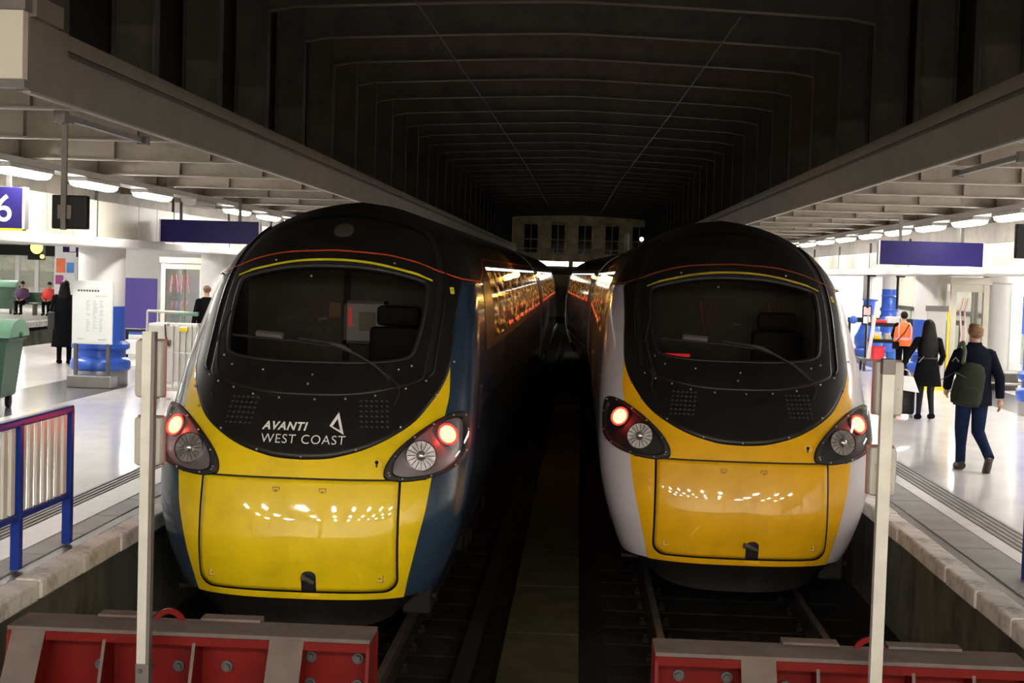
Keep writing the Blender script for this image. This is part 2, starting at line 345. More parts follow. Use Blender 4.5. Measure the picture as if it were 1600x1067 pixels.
def platform(side):
    sg = -1 if side == 'left' else 1
    x = lambda d: (XL if sg < 0 else XR) + sg * d
    root = struct(empty('platform', (0, 0, 0)))
    b = MB(); xo = x(0.14); xe = x(10.48) if sg < 0 else x(10.2)
    b.box(min(xo, xe), max(xo, xe), YN, YF, -0.25, ZP - 0.14)
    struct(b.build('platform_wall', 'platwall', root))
    # floor finishes, zone by zone away from the edge
    z1 = ZP - 0.14
    g = MB().box(min(x(.20), x(.30)), max(x(.20), x(.30)), YN, YF, z1, ZP - 0.012); g.build('drain_groove', 'galvdark', root)
    st = MB().box(-.10, .10, 0, .88, 0, .145, bev=.02)
    sx = x(.10); n = 0
    y = YN
    first = None
    while y < 46:
        if first is None: first = st.build('coping_stone', 'coping', root, loc=(sx, y, ZP - 0.145))
        else:
            c = first.copy(); COL.objects.link(c); c.parent = root
            c.location = (sx + random.uniform(-.006, .006), y, ZP - 0.145 + random.uniform(-.004, .004))
        y += 0.9
    MB().box(min(x(0), x(.2)), max(x(0), x(.2)), y, YF, ZP - .145, ZP).build('coping_stone', 'coping', root)
    wd = .22 if sg < 0 else .36
    e = MB().box(0, wd, 0, .885, 0, .139, bev=.006); first = None; ex = min(x(.30), x(.30 + wd))
    y = YN
    while y < 46:
        if first is None: first = e.build('edge_slab', 'slab', root, loc=(ex, y, z1))
        else:
            c = first.copy(); COL.objects.link(c); c.parent = root; c.location = (ex, y, z1 + random.uniform(-.003, .002))
        y += 0.9
    MB().box(ex, ex + wd, y, YF, z1, ZP).build('edge_slab', 'slab', root)
    d0 = .30 + wd
    lw = .31 if sg < 0 else .15
    MB().box(min(x(d0), x(d0 + lw)), max(x(d0), x(d0 + lw)), YN, YF, z1, ZP + .002).build('white_line', 'line', root)
    d1 = d0 + lw; tw = .22 if sg < 0 else .32
    MB().box(min(x(d1), x(d1 + tw)), max(x(d1), x(d1 + tw)), YN, YF, z1, ZP).build('tactile_strip', 'tactile', root)
    nr = 4 if sg < 0 else 5
    rib = MB().box(-.016, .016, YN, YF, 0, .008); first = None
    for i in range(nr):
        xx = x(d1 + tw * (i + .5) / nr)
        if first is None: first = rib.build('tactile_rib', 'slab', root, loc=(xx, 0, ZP))
        else:
            c = first.copy(); COL.objects.link(c); c.parent = root; c.location = (xx, 0, ZP)
    d2 = d1 + tw
    f0, f1, f2, f3 = (x(d2), -8.1, -9.6, xe) if sg < 0 else (x(d2), 7.9, 9.2, xe)
    fl = MB()
    for a, bb, mi in ((f0, f1, 0), (f1, f2, 1), (f2, f3, 0)): fl.box(min(a, bb), max(a, bb), YN, YF, z1, ZP, mi)
    struct(fl.build('floor', ['floor', 'floordark'], root))
    return root
platform('left'); platform('right')

# far platform across the next tracks
fp = struct(empty('platform'))
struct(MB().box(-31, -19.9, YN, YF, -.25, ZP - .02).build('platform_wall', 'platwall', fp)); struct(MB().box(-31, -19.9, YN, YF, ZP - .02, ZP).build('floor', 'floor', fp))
MB().box(-19.95, -19.5, YN, YF, ZP - .2, ZP).build('coping_stone', 'coping', fp)

# concourse floor behind the buffers
struct(MB().box(-31, 13.2, -16, 2.0, 0, ZP).build('floor', 'floor'))
# trackbeds
struct(MB().box(-4.0, 3.3, 2.0, 140, -.5, -.178).build('trackbed', 'trackbed'))
struct(MB().box(-20, -14.1, 2.0, 140, -.5, -.22).build('trackbed', 'trackbed'))

def track(xc, y0, y1, nsl):
    root = struct(empty('track'))
    for sx in (-.7525, .7525):
        b = MB(); X = xc + sx
        b.box(X - .07, X + .07, y0, y1, -.16, -.145); b.box(X - .01, X + .01, y0, y1, -.145, -.04); b.box(X - .035, X + .035, y0, y1, -.04, -.002)
        b.box(X - .03, X + .03, y0, y1, -.002, 0, 1)
        b.build('rail', ['rail', 'railtop'], root)
    s0 = MB().box(-1.25, 1.25, -.12, .12, -.26, -.165, bev=.012).build('sleeper', 'sleeper', root, loc=(xc, y0 + .4, 0))
    ch = MB()
    for sx in (-.7525, .7525):
        for d in (-.11, .11): ch.box(sx + d - .03, sx + d + .03, -.06, .06, -.165, -.12); ch.cyl((sx + d, 0, -.12), (sx + d, 0, -.09), .022, n=8)
    c0 = ch.build('rail_chair', 'sleeper', root, loc=(xc, y0 + .4, 0))
    offs = [(0, .68 * i, 0) for i in range(1, nsl)]
    repeat(s0, root, offs); repeat(c0, root, offs)
    return root
track(-2.24, 7.0, 97, 60); track(1.565, 7.0, 97, 60)
track(-15.6, 12, 97, 2); track(-18.4, 12, 97, 2)

# concrete walkway strip between the tracks
ws = struct(empty('walkway'))
y = 9.0
while y < 60:
    MB().box(-.57, .08, y, y + 1.985, -.3, .0, bev=.008).build('concrete_slab', 'mossy', ws); y += 2.0
MB().box(-.95, -.80, 9, 90, -.25, -.10, bev=.01).build('cable_trough', 'sleeper', ws)

# ---- central bay: deck, portal frames, side walls
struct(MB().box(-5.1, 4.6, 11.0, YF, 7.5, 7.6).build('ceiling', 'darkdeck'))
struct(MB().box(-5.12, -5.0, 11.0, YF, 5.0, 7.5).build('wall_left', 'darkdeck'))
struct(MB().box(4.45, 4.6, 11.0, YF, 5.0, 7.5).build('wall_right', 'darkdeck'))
def portal_proto():
    root = struct(empty('portal_frame'))
    # posts: web across the bay, a flange on each edge
    for nm, x0, x1 in (('post', -4.95, -4.5), ('post', 3.95, 4.40)):
        b = MB(); b.box(x0, x1, -.012, .012, 5.06, 7.45)
        b.box(x0, x0 + .02, -.10, .10, 5.06, 7.45); b.box(x1 - .02, x1, -.10, .10, 5.06, 7.45)
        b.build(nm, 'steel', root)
    xs = [-4.5 + 8.45 * i / 24 for i in range(25)]
    def under(x):
        t = abs(x + .275) / 4.2
        return 7.02 - .17 * (t ** 1.25) - (.04 * max(0, (t - .95) / .05) ** 2)
    v = []; f = []
    for x in xs:
        u = under(x)
        v += [(x, -.012, u), (x, .012, u), (x, .012, 7.48), (x, -.012, 7.48)]
    n = len(xs)
    for i in range(n - 1):
        a = i * 4; c = a + 4
        f += [(a, c, c + 3, a + 3), (a + 1, a + 2, c + 2, c + 1), (a, a + 1, c + 1, c), (a + 3, c + 3, c + 2, a + 2)]
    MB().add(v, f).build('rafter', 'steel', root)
    v = []; f = []
    for x in xs:
        u = under(x); v += [(x, -.10, u - .02), (x, .10, u - .02), (x, .10, u), (x, -.10, u)]
    for i in range(n - 1):
        a = i * 4; c = a + 4
        f += [(a, c, c + 3, a + 3), (a + 1, a + 2, c + 2, c + 1), (a, a + 1, c + 1, c), (a + 3, c + 3, c + 2, a + 2)]
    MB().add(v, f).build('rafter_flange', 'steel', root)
    return root
pf = portal_proto(); pf.location = (0, 12.58, 0)
for k in range(1, 31):
    c = copy_tree(pf); c.location = (0, 12.58 + 2.72 * k, 0)
# cables slung under the rafters
cb = MB(); cb.tube([(-2.4, 18, 6.85), (-2.1, 30, 6.7), (-1.9, 50, 6.75), (-1.8, 80, 6.7)], .012, 5)
tag(cb.build('overhead_cable', 'rubber'), 'thin dark cable slung under the rafters over the blue train', 'cable')
cb = MB(); cb.tube([(2.1, 20.7, 6.85), (1.7, 30, 6.5), (1.2, 50, 6.4), (.9, 80, 6.5)], .012, 5)
tag(cb.build('overhead_cable', 'rubber'), 'thin dark cable slung under the rafters over the white train', 'cable')

def edge_beam(side):
    sg = -1 if side == 'left' else 1
    X = -4.32 if sg < 0 else 3.76; y0 = 11.3 if sg < 0 else 6.0
    x = lambda d: X + sg * d
    def bx(b, d0, d1, z0, z1, ya=y0, yb=YF): b.box(min(x(d0), x(d1)), max(x(d0), x(d1)), ya, yb, z0, z1)
    root = struct(empty('edge_beam'))
    y1 = y0 + .85 if sg < 0 else y0
    b = MB(); bx(b, 0, .04, 4.5, 4.88, y1); b.build('beam_face', 'beam', root)
    b = MB(); bx(b, .035, .06, 4.88, 4.94, y1); b.build('beam_slot', 'steel', root)
    b = MB(); bx(b, .01, .30, 4.94, 5.07, y1); b.build('beam_top', 'beam', root)
    b = MB(); bx(b, -.012, .05, 4.482, 4.50); b.build('beam_flange', 'beamlip_lit', root)
    if sg < 0:
        b = MB(); bx(b, 0, .10, 4.5, 5.07, y0, y1); b.build('beam_end_plate', 'beam', root)
        b = MB(); bx(b, -.05, .30, 5.07, 5.24, y0, y0 + .6); b.build('beam_end_block', 'beam', root)
    s = MB(); s.box(-.02, .02, 0, 2.4, 0, .045); s.box(-.03, .03, 0, 2.4, -.008, 0)
    xs, ys = (-4.52, 12.6) if sg < 0 else (4.10, 14.1)
    c = s.build('channel_rail', 'galvdark', root, loc=(xs, ys, 4.42))
    MB().box(xs - .05, xs + .05, ys - .08, ys + .02, 4.38, 4.48).build('channel_end', 'galvdark', root)
    MB().box(xs - .05, xs + .05, ys + 2.3, ys + 2.42, 4.40, 4.48).build('channel_end', 'galvdark', root)
edge_beam('left'); edge_beam('right')

# ---- side bays: joists, deck, lamp trunking
def side_bay(side):
    sg = -1 if side == 'left' else 1
    xa, xb = (-9.2, -4.37) if sg < 0 else (3.81, 8.6)
    root = struct(empty('ceiling'))
    struct(MB().box(xa, xb, 11.4 if sg < 0 else 6, YF, 4.98, 5.06).build('roof_deck', 'deck', root))
    b = MB(); b.box(xa, xb, -.012, .012, 4.52, 4.97); b.box(xa, xb, -.07, .07, 4.50, 4.52); b.box(xa, xb, -.07, .07, 4.94, 4.97)
    y0 = 12.7 if sg < 0 else 10.6; sp = 3.1 if sg < 0 else 2.8
    n = int((YF - y0) / sp)
    q = -8.95 if sg < 0 else 8.3
    MB().box(q - .02, q + .02, 12, YF, 4.1, 4.97).build('side_plate', 'joist', root)
    j = b.build('joist', 'joist', root, loc=(0, y0, 0))
    repeat(j, root, [(0, sp * k, 0) for k in range(1, n)])
    p = MB()
    for d in (.45, 1.7, 2.95):
        q = xb - d if sg < 0 else xa + d
        p.box(q - .01, q + .01, -.10, .10, 4.53, 4.93)
    pp = p.build('joist_stiffener', 'joist', root, loc=(0, y0, 0)); repeat(pp, root, [(0, sp * k, 0) for k in range(1, n)])
    X = -7.3 if sg < 0 else 6.76
    struct(MB().box(X - .16, X + .16, 12 if sg < 0 else 8, YF, 4.401, 4.485).build('lamp_trunking', 'lampcase'))
side_bay('left'); side_bay('right')

def lamp(x, y, z, label, cat='lamp', length=1.45, lit=True, m='tube', group=None, width=.26):
    t = thing('strip_light', label, cat, (x, y, z), 0, group)
    MB().box(-width / 2 - .02, width / 2 + .02, -length / 2 - .05, length / 2 + .05, 0, .06, bev=.012).build('lamp_case', 'lampcase', t)
    d = MB(); w = width / 2; h = length / 2
    prof = [(-w, 0), (-w * .85, -.05), (-w * .4, -.075), (w * .4, -.075), (w * .85, -.05), (w, 0)]
    d.prism(prof, -h, h)
    d.build('diffuser', m if lit else 'tubeoff', t)
    return t
yl = [18.9, 21.75, 24.75, 27.8, 30.9, 34.05, 37.2, 40.3, 43.4, 46.5, 52, 58, 64]
for i, y in enumerate([15.9] + yl):
    if i == 0: lb = 'lit strip lamp out of frame on the left trunking, nearest the concourse'
    elif i == 4: lb = 'unlit grey strip lamp, the only dark one on the left trunking'
    else: lb = 'lit strip lamp on the left platform trunking, %s from the left frame edge' % ORD[i - 1]
    lamp(-7.3, y, 4.34, lb, lit=(i != 4), group='strip lamps over the left platform')
yr = [20.6, 23.5, 26.2, 29.1, 32.05, 35.1, 38.3, 41.4, 44.6, 48, 53, 58, 64]
for i, y in enumerate([14.8, 17.7] + yr):
    if i < 2: lb = 'lit strip lamp out of frame on the right trunking, %s from the concourse' % ORD[i]
    else: lb = 'lit strip lamp on the right platform trunking, %s from the right frame edge' % ORD[i - 2]
    lamp(6.76, y, 4.34, lb, group='strip lamps over the right platform')

# ---- bulkheads over the column lines
def bulkhead(side):
    sg = -1 if side == 'left' else 1
    x0, x1, z0, z1, ya = (-9.2, -8.4, 3.5, 4.24, 12.0) if sg < 0 else (7.8, 8.7, 3.5, 4.04, 8.0)
    root = struct(empty('bulkhead'))
    MB().box(x0 + .03, x1 - .03, ya, YF, z0 + .1, z1).build('bulkhead_core', 'galvdark', root)
    MB().box(x0 - .25, x1 + .25, ya, YF, z0 - .06, z0 + .1, bev=.02).build('bulkhead_soffit', 'whitepaint', root)
    xf = x1 - .03 if sg < 0 else x0
    p = MB().box(0, .03, .012, 1.188, z0 + .105, z1, bev=.004).build('wall_panel', 'cream', root, loc=(xf, ya, 0))
    repeat(p, root, [(0, 1.2 * k, 0) for k in range(1, 50)])
    bt = MB().box(xf - .012, xf + .042, -.02, .02, z0 + .1, z1 + .26).build('bulkhead_strut', 'galvdark', root, loc=(0, ya + 3.6, 0))
    repeat(bt, root, [(0, 4.8 * k, 0) for k in range(1, 14)])
bulkhead('left'); bulkhead('right')

def column(x, y, blue_top, r=.42, ztop=3.5, flare=False):
    root = struct(empty('column', (x, y, 0)))
    MB().lathe([(r, blue_top), (r, ztop)], n=32).build('column_shaft', 'whitepaint', root, True)
    k = 1.0
    prof = [(r + .10, ZP + .26), (r + .12, ZP + .30), (r + .12, ZP + .40), (r + .09, ZP + .46), (r + .03, ZP + .50), (r + .03, ZP + .62), (r + .10, ZP + .66), (r + .10, ZP + .74), (r + .02, ZP + .80), (r + .012, blue_top)]
    MB().lathe(prof, n=32).build('column_base', 'bluepaint', root, True)
    MB().lathe([(r + .07, ZP), (r + .07, ZP + .26)], n=32).build('column_plinth', 'stainless', root, True)
    return root
for i in range(7): column(-8.76, 26.6 + 8.7 * i, 2.38)
column(-8.76, 17.9, 2.38)
for i in range(2):
    column(8.28 if i == 0 else 8.06, 26.4 + 7.8 * i, 2.42, r=.39)

# outer ceilings and walls of the side halls
struct(MB().box(-31, -9.2, 11.4, YF, 4.25, 4.35).build('ceiling', 'whitepaint'))
struct(MB().box(8.6, 13.4, 6, YF, 4.0, 4.1).build('ceiling', 'whitepaint'))
struct(MB().box(-31.2, -31, -16, YF, 0, 5.8).build('wall_left', 'greywall'))
wr = struct(empty('wall_right'))
struct(MB().box(13.2, 13.4, -16, YF, 0, 5.8).build('wall_core', 'whitepaint', wr))
p = MB().box(13.14, 13.2, .02, 2.98, 2.35, 3.9, bev=.01).build('wall_panel', 'cream', wr, loc=(0, 20, 0)); repeat(p, wr, [(0, 3 * k, 0) for k in range(1, 25)])
p = MB().box(13.12, 13.2, .25, 2.75, ZP, 2.2, bev=.01).build('shutter_panel', 'shutter', wr, loc=(0, 20, 0)); repeat(p, wr, [(0, 3 * k, 0) for k in range(1, 25)])
MB().box(13.08, 13.2, 20, 95, 2.2, 2.33).build('dark_rail', 'monitor', wr)
struct(MB().box(-31, 13.4, -16.2, -16, 0, 5.8).build('wall_back', 'cream'))
struct(MB().box(-31, 13.4, -16, 11.3, 5.62, 5.75).build('ceiling', 'deck'))
struct(MB().box(-31, -5.1, 11.3, 11.42, 5.2, 5.7).build('wall_front', 'deck'))
struct(MB().box(4.6, 13.4, 6.0, 6.1, 5.05, 5.7).build('wall_front', 'deck'))
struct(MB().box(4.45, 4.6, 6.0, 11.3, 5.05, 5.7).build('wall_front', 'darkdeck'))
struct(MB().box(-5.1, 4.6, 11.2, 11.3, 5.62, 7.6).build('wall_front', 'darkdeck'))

# lamps over the outer halls (left and right) and the concourse behind the camera
for i, y in enumerate((20, 26, 32, 38, 44, 50, 57, 64)):
    lamp(-11.9, y, 4.16, 'lit strip lamp under the white soffit behind the left columns, %s from the concourse' % ORD[i], group='lamps behind the left columns', length=1.6, m='tubefar')
for i, y in enumerate((24, 31, 38, 45, 52, 58, 64)): lamp(-25, y, 4.16, 'lit strip lamp over the platform across the tracks, %s from the concourse' % ORD[i], group='lamps over the far platform', length=1.6, m='tubefar')
for i, y in enumerate((18, 23, 28, 33, 38, 43, 48, 54, 60)): lamp(10.6, y, 3.92, 'lit strip lamp under the white soffit behind the right columns, %s from the concourse' % ORD[i], group='lamps behind the right columns', length=1.6, m='tubefar')
for j, y in enumerate((-3, -7.5, -12)):
    for i, x in enumerate((-9.5, -7.2, -4.9, -2.6, -.3, 2.0, 4.3, 6.6, 8.9)):
        lamp(x, y, 5.5, 'concourse ceiling strip lamp, %s row from the buffers, %s from the left' % (ORD[j], ORD[i]), m='tubehall', group='concourse ceiling lamps', length=1.2)

# ---- far end: dim building with windows, lit deck strip
fb = tag(empty('building', (0, 112, 0)), 'dim stone building beyond the far end of the train shed', 'building')
MB().box(-14, 12, .3, 3, 0, 11).build('facade', 'brick', fb)
for k in range(-3, 4):
    x = k * 2.05 + .2
    MB().box(x - .66, x + .66, .16, .3, 4.75, 7.1, bev=.03).build('window_surround', 'brick', fb)
    w = MB().box(x - .5, x + .5, .10, .2, 4.85, 6.95).build('window', 'sideglass', fb)
    MB().box(x - .03, x + .03, .05, .12, 4.85, 6.95).build('glazing_bar', 'brick', w)
    MB().box(x - .5, x + .5, .05, .12, 5.8, 5.87).build('glazing_bar', 'brick', w)
fbr = tag(empty('footbridge', (0, 104, 0)), 'footbridge with a brightly lit deck edge at the far end of the tracks', 'bridge')
MB().box(-14, 12, 0, 1.6, 3.2, 3.75).build('deck', 'steel', fbr)
for x0, x1 in ((-4.2, -.9), (-.6, 3.2)): MB().box(x0, x1, -.05, .02, 3.8, 4.12).build('light_strip', 'facadelight', fbr)
MB().box(-14, 12, 0, .06, 4.95, 5.03).build('handrail', 'galv', fbr)
for x in range(-13, 12, 1): MB().box(x - .025, x + .025, 0, .05, 3.75, 5.0).build('baluster', 'galv', fbr)
for x in (-9, 7): MB().box(x - .3, x + .3, .3, 1.3, -.3, 3.2).build('pier', 'steel', fbr)
pl = thing('platform_lamp', 'small bright white lamp on a post beside the far footbridge', 'lamp', (4.0, 100, 0))
MB().cyl((0, 0, -.2), (0, 0, 5.6), .06).build('lamp_post', 'steel', pl); MB().ball((0, -.1, 5.75), .14).build('lamp_globe', 'facadelight', pl, True)
sm = thing('signal_mast', 'white signal mast standing by the footbridge at the far end', 'mast', (3.05, 101, 0))
MB().cyl((0, 0, -.2), (0, 0, 6.2), .09).build('mast_pole', 'galv', sm); MB().box(-.16, .16, -.06, .06, 5.0, 6.1, bev=.02).build('signal_head', 'whitepaint', sm)

# ================================================================== TRAINS
def interp(tab,z):
    # monotone-ish cubic (Catmull) interpolation over sorted table
    n=len(tab)
    if z<=tab[0][0]: return tab[0][1]
    if z>=tab[-1][0]: return tab[-1][1]
    for i in range(n-1):
        if z<=tab[i+1][0]: break
    x0,y0=tab[i]; x1,y1=tab[i+1]; h=x1-x0; t=(z-x0)/h
    def slope(k):
        if k==0: return (tab[1][1]-tab[0][1])/(tab[1][0]-tab[0][0])
        if k==n-1: return (tab[-1][1]-tab[-2][1])/(tab[-1][0]-tab[-2][0])
        a=(tab[k][1]-tab[k-1][1])/(tab[k][0]-tab[k-1][0]); b=(tab[k+1][1]-tab[k][1])/(tab[k+1][0]-tab[k][0])
        if a*b<=0: return 0
        return 2*a*b/(a+b)
    m0,m1=slope(i)*h,slope(i+1)*h
    return (2*t**3-3*t*t+1)*y0+(t**3-2*t*t+t)*m0+(-2*t**3+3*t*t)*y1+(t**3-t*t)*m1
ZTOP=3.87
WT=[(.30,.95),(.5,1.10),(.7,1.18),(1.0,1.275),(1.3,1.335),(1.6,1.355),(1.9,1.355),(2.2,1.345),(2.5,1.32),(2.9,1.26),(3.2,1.17),(3.45,1.01),(3.65,.76),(3.78,.46),(3.85,.2),(3.87,.0)]
TT=[(.30,.20),(.5,.10),(.7,.04),(.85,.012),(.95,.008),(1.1,.022),(1.3,.062),(1.5,.12),(1.65,.175),(1.8,.26),(2.1,.48),(2.5,.83),(2.9,1.20),(3.2,1.50),(3.45,1.82),(3.65,2.2),(3.78,2.6),(3.85,3.0),(3.87,3.2)]
LT=[(.30,.95),(1.0,.95),(1.5,1.0),(2.1,1.15),(2.6,1.2),(3.2,1.15),(3.6,1.0),(3.87,.6)]
NT=[(.3,2.7),(1.2,2.7),(2.0,2.5),(2.6,2.4),(3.3,2.2),(3.87,2.0)]
def W(z):
    return interp(WT,z) if z<3.65 else 0.76*math.sqrt(max(0,(ZTOP-z)/(ZTOP-3.65)))
def ysurf(x,z):
    w=W(z);
    if w<=0 or abs(x)>=w: return None
    n=interp(NT,z); return interp(TT,z)+interp(LT,z)*(1-(1-(abs(x)/w)**n)**(1/n))
def P(s,z):
    w=W(z); n=interp(NT,z); t=interp(TT,z); L=interp(LT,z)
    sg=1 if s>=0 else -1; a=abs(s)
    if a>1: return (sg*w,t+L+(a-1)*(22.0-t-L)/21.0,z)
    th=a*math.pi/2
    return (sg*w*math.sin(th)**(2/n), t+L*(1-max(0,math.cos(th))**(2/n)), z)

def S(s, z, off=0.0):
    z = min(max(z, .15), ZTOP - 1e-4)
    p = Vector(P(s, z))
    if off == 0: return p
    e = 2e-3
    a = Vector(P(s + e, z)) - Vector(P(s - e, z)); b = Vector(P(s, min(z + e, ZTOP - 1e-5))) - Vector(P(s, z - e))
    n = b.cross(a)
    if n.length < 1e-12: return p
    n.normalize()
    if n.dot(Vector((p.x, p.y - 3.0, p.z - 2.0))) < 0: n = -n
    return p + n * off
def smooth_closed(pts, k=6):
    n = len(pts); out = []
    for i in range(n):
        p0, p1, p2, p3 = [Vector(pts[(i + d) % n]) for d in (-1, 0, 1, 2)]
        for j in range(k):
            t = j / k
            out.append(.5 * ((2 * p1) + (p2 - p0) * t + (2 * p0 - 5 * p1 + 4 * p2 - p3) * t * t + (3 * p1 - p0 - 3 * p2 + p3) * t ** 3))
    return [tuple(q) for q in out]
def smooth_open(pts, k=6):
    n = len(pts); out = []
    for i in range(n - 1):
        p0, p1, p2, p3 = [Vector(pts[min(max(i + d, 0), n - 1)]) for d in (-1, 0, 1, 2)]
        for j in range(k):
            t = j / k
            out.append(.5 * ((2 * p1) + (p2 - p0) * t + (2 * p0 - 5 * p1 + 4 * p2 - p3) * t * t + (3 * p1 - p0 - 3 * p2 + p3) * t ** 3))
    out.append(Vector(pts[-1])); return [tuple(q) for q in out]
def annulus(b, outer, inner, off, rings=6, edge=0.0, inner_edge=0.0, mi=0):
    n = len(outer); v = []; f = []
    if edge: v += [S(s, z, off - edge) for s, z in outer]
    for r in range(rings + 1):
        t = r / rings
        for (a, c), (d, e) in zip(outer, inner): v.append(S(a + (d - a) * t, c + (e - c) * t, off))
    if inner_edge: v += [S(s, z, off - inner_edge) for s, z in inner]
    R = len(v) // n
    for r in range(R - 1):
        for i in range(n): j = (i + 1) % n; f.append((r * n + i, r * n + j, (r + 1) * n + j, (r + 1) * n + i))
    return b.add(v, f, mi)
def disc_patch(b, outer, off, centre=None, rings=6, edge=0.0, mi=0):
    c = centre or (sum(p[0] for p in outer) / len(outer), sum(p[1] for p in outer) / len(outer))
    inner = [(c[0] + (p[0] - c[0]) * .02, c[1] + (p[1] - c[1]) * .02) for p in outer]
    return annulus(b, outer, inner, off, rings, edge, 0, mi)
def grid(b, s0, s1, z0, z1, off, ns, nz, mi=0, skip=None):
    v = []; f = []
    ev = lambda g, x: g(x) if callable(g) else g
    for j in range(nz + 1):
        t = j / nz
        for i in range(ns + 1):
            u = i / ns
            if callable(z0) or callable(z1):
                s = s0 + (s1 - s0) * u; z = ev(z0, s) + (ev(z1, s) - ev(z0, s)) * t
            else:
                z = z0 + (z1 - z0) * t; s = ev(s0, z) + (ev(s1, z) - ev(s0, z)) * u
            v.append((S(s, z, off), s, z))
    for j in range(nz):
        for i in range(ns):
            a = j * (ns + 1) + i; q = (a, a + 1, a + ns + 2, a + ns + 1)
            if skip:
                cs = sum(v[k][1] for k in q) / 4; cz = sum(v[k][2] for k in q) / 4
                if skip(cs, cz): continue
            f.append(q)
    return b.add([p[0] for p in v], f, mi)
def stroke(b, pts, w, off, mi=0, closed=False, h=0.0):
    P3 = [S(s, z, off) for s, z in pts]; Nn = []
    for s, z in pts: Nn.append((S(s, z, off + .05) - S(s, z, off)).normalized())
    n = len(pts); v = []; f = []
    for i in range(n):
        d = (P3[(i + 1) % n] - P3[i - 1]) if closed else (P3[min(i + 1, n - 1)] - P3[max(i - 1, 0)])
        c = d.normalized().cross(Nn[i]).normalized() * (w / 2)
        v += [P3[i] - c, P3[i] + c] if not h else [P3[i] - c - Nn[i] * h, P3[i] - c, P3[i] + c, P3[i] + c - Nn[i] * h]
    k = 4 if h else 2
    for i in range(n if closed else n - 1):
        j = (i + 1) % n
        for q in range(k - 1): f.append((i * k + q, i * k + q + 1, j * k + q + 1, j * k + q))
    return b.add(v, f, mi)
def inside(poly, s, z):
    c = False; n = len(poly)
    for i in range(n):
        x0, y0 = poly[i]; x1, y1 = poly[i - 1]
        if (y0 > z) != (y1 > z) and s < (x1 - x0) * (z - y0) / (y1 - y0) + x0: c = not c
    return c
def scaled(poly, k, c=None):
    c = c or (sum(p[0] for p in poly) / len(poly), sum(p[1] for p in poly) / len(poly))
    return [(c[0] + (p[0] - c[0]) * k, c[1] + (p[1] - c[1]) * k) for p in poly]
def mirror(half): return half + [(-s, z) for s, z in reversed(half) if abs(s) > 1e-6]

SC_HALF = [(0, 2.382), (.12, 2.384), (.24, 2.398), (.33, 2.425), (.365, 2.47), (.385, 2.56), (.41, 2.70), (.438, 2.90), (.452, 3.03), (.445, 3.085), (.40, 3.112), (.30, 3.155), (.2, 3.188), (.1, 3.206), (0, 3.212)]
SCREEN = mirror(SC_HALF[:-1] + [(0, 3.212)])
def orange_z(s):
    a = abs(s)
    return interp([(0, 3.338), (.134, 3.325), (.231, 3.312), (.409, 3.25), (.554, 3.172), (.75, 3.112), (1.0, 3.10), (1.4, 3.098), (30, 3.098)], a)
MASK_HALF = [(0, 1.625), (.05, 1.635), (.1, 1.66), (.187, 1.717), (.289, 1.808), (.395, 1.925), (.477, 2.065), (.545, 2.20), (.592, 2.35), (.618, 2.55), (.642, 2.76), (.685, 2.95), (.74, 3.10)]
def mask_z_at(s): return interp([(a, z) for a, z in MASK_HALF], abs(s))
def blue_s(z):   # edge between the yellow front and the painted side
    return interp([(.40, .52), (.50, .505), (.65, .49), (.92, .485), (1.21, .495), (1.456, .51), (1.75, .545), (2.0, .58), (2.15, .60), (2.37, .597)], z)
def mask_s(z): return interp([(z2, s2) for s2, z2 in MASK_HALF], z)

LAMP = [(.262, 1.515), (.272, 1.60), (.315, 1.70), (.385, 1.80), (.45, 1.87), (.53, 1.935), (.62, 1.975), (.70, 1.98), (.745, 1.945), (.765, 1.85), (.768, 1.72), (.745, 1.63), (.66, 1.56), (.55, 1.505), (.43, 1.470), (.33, 1.462), (.28, 1.478)]

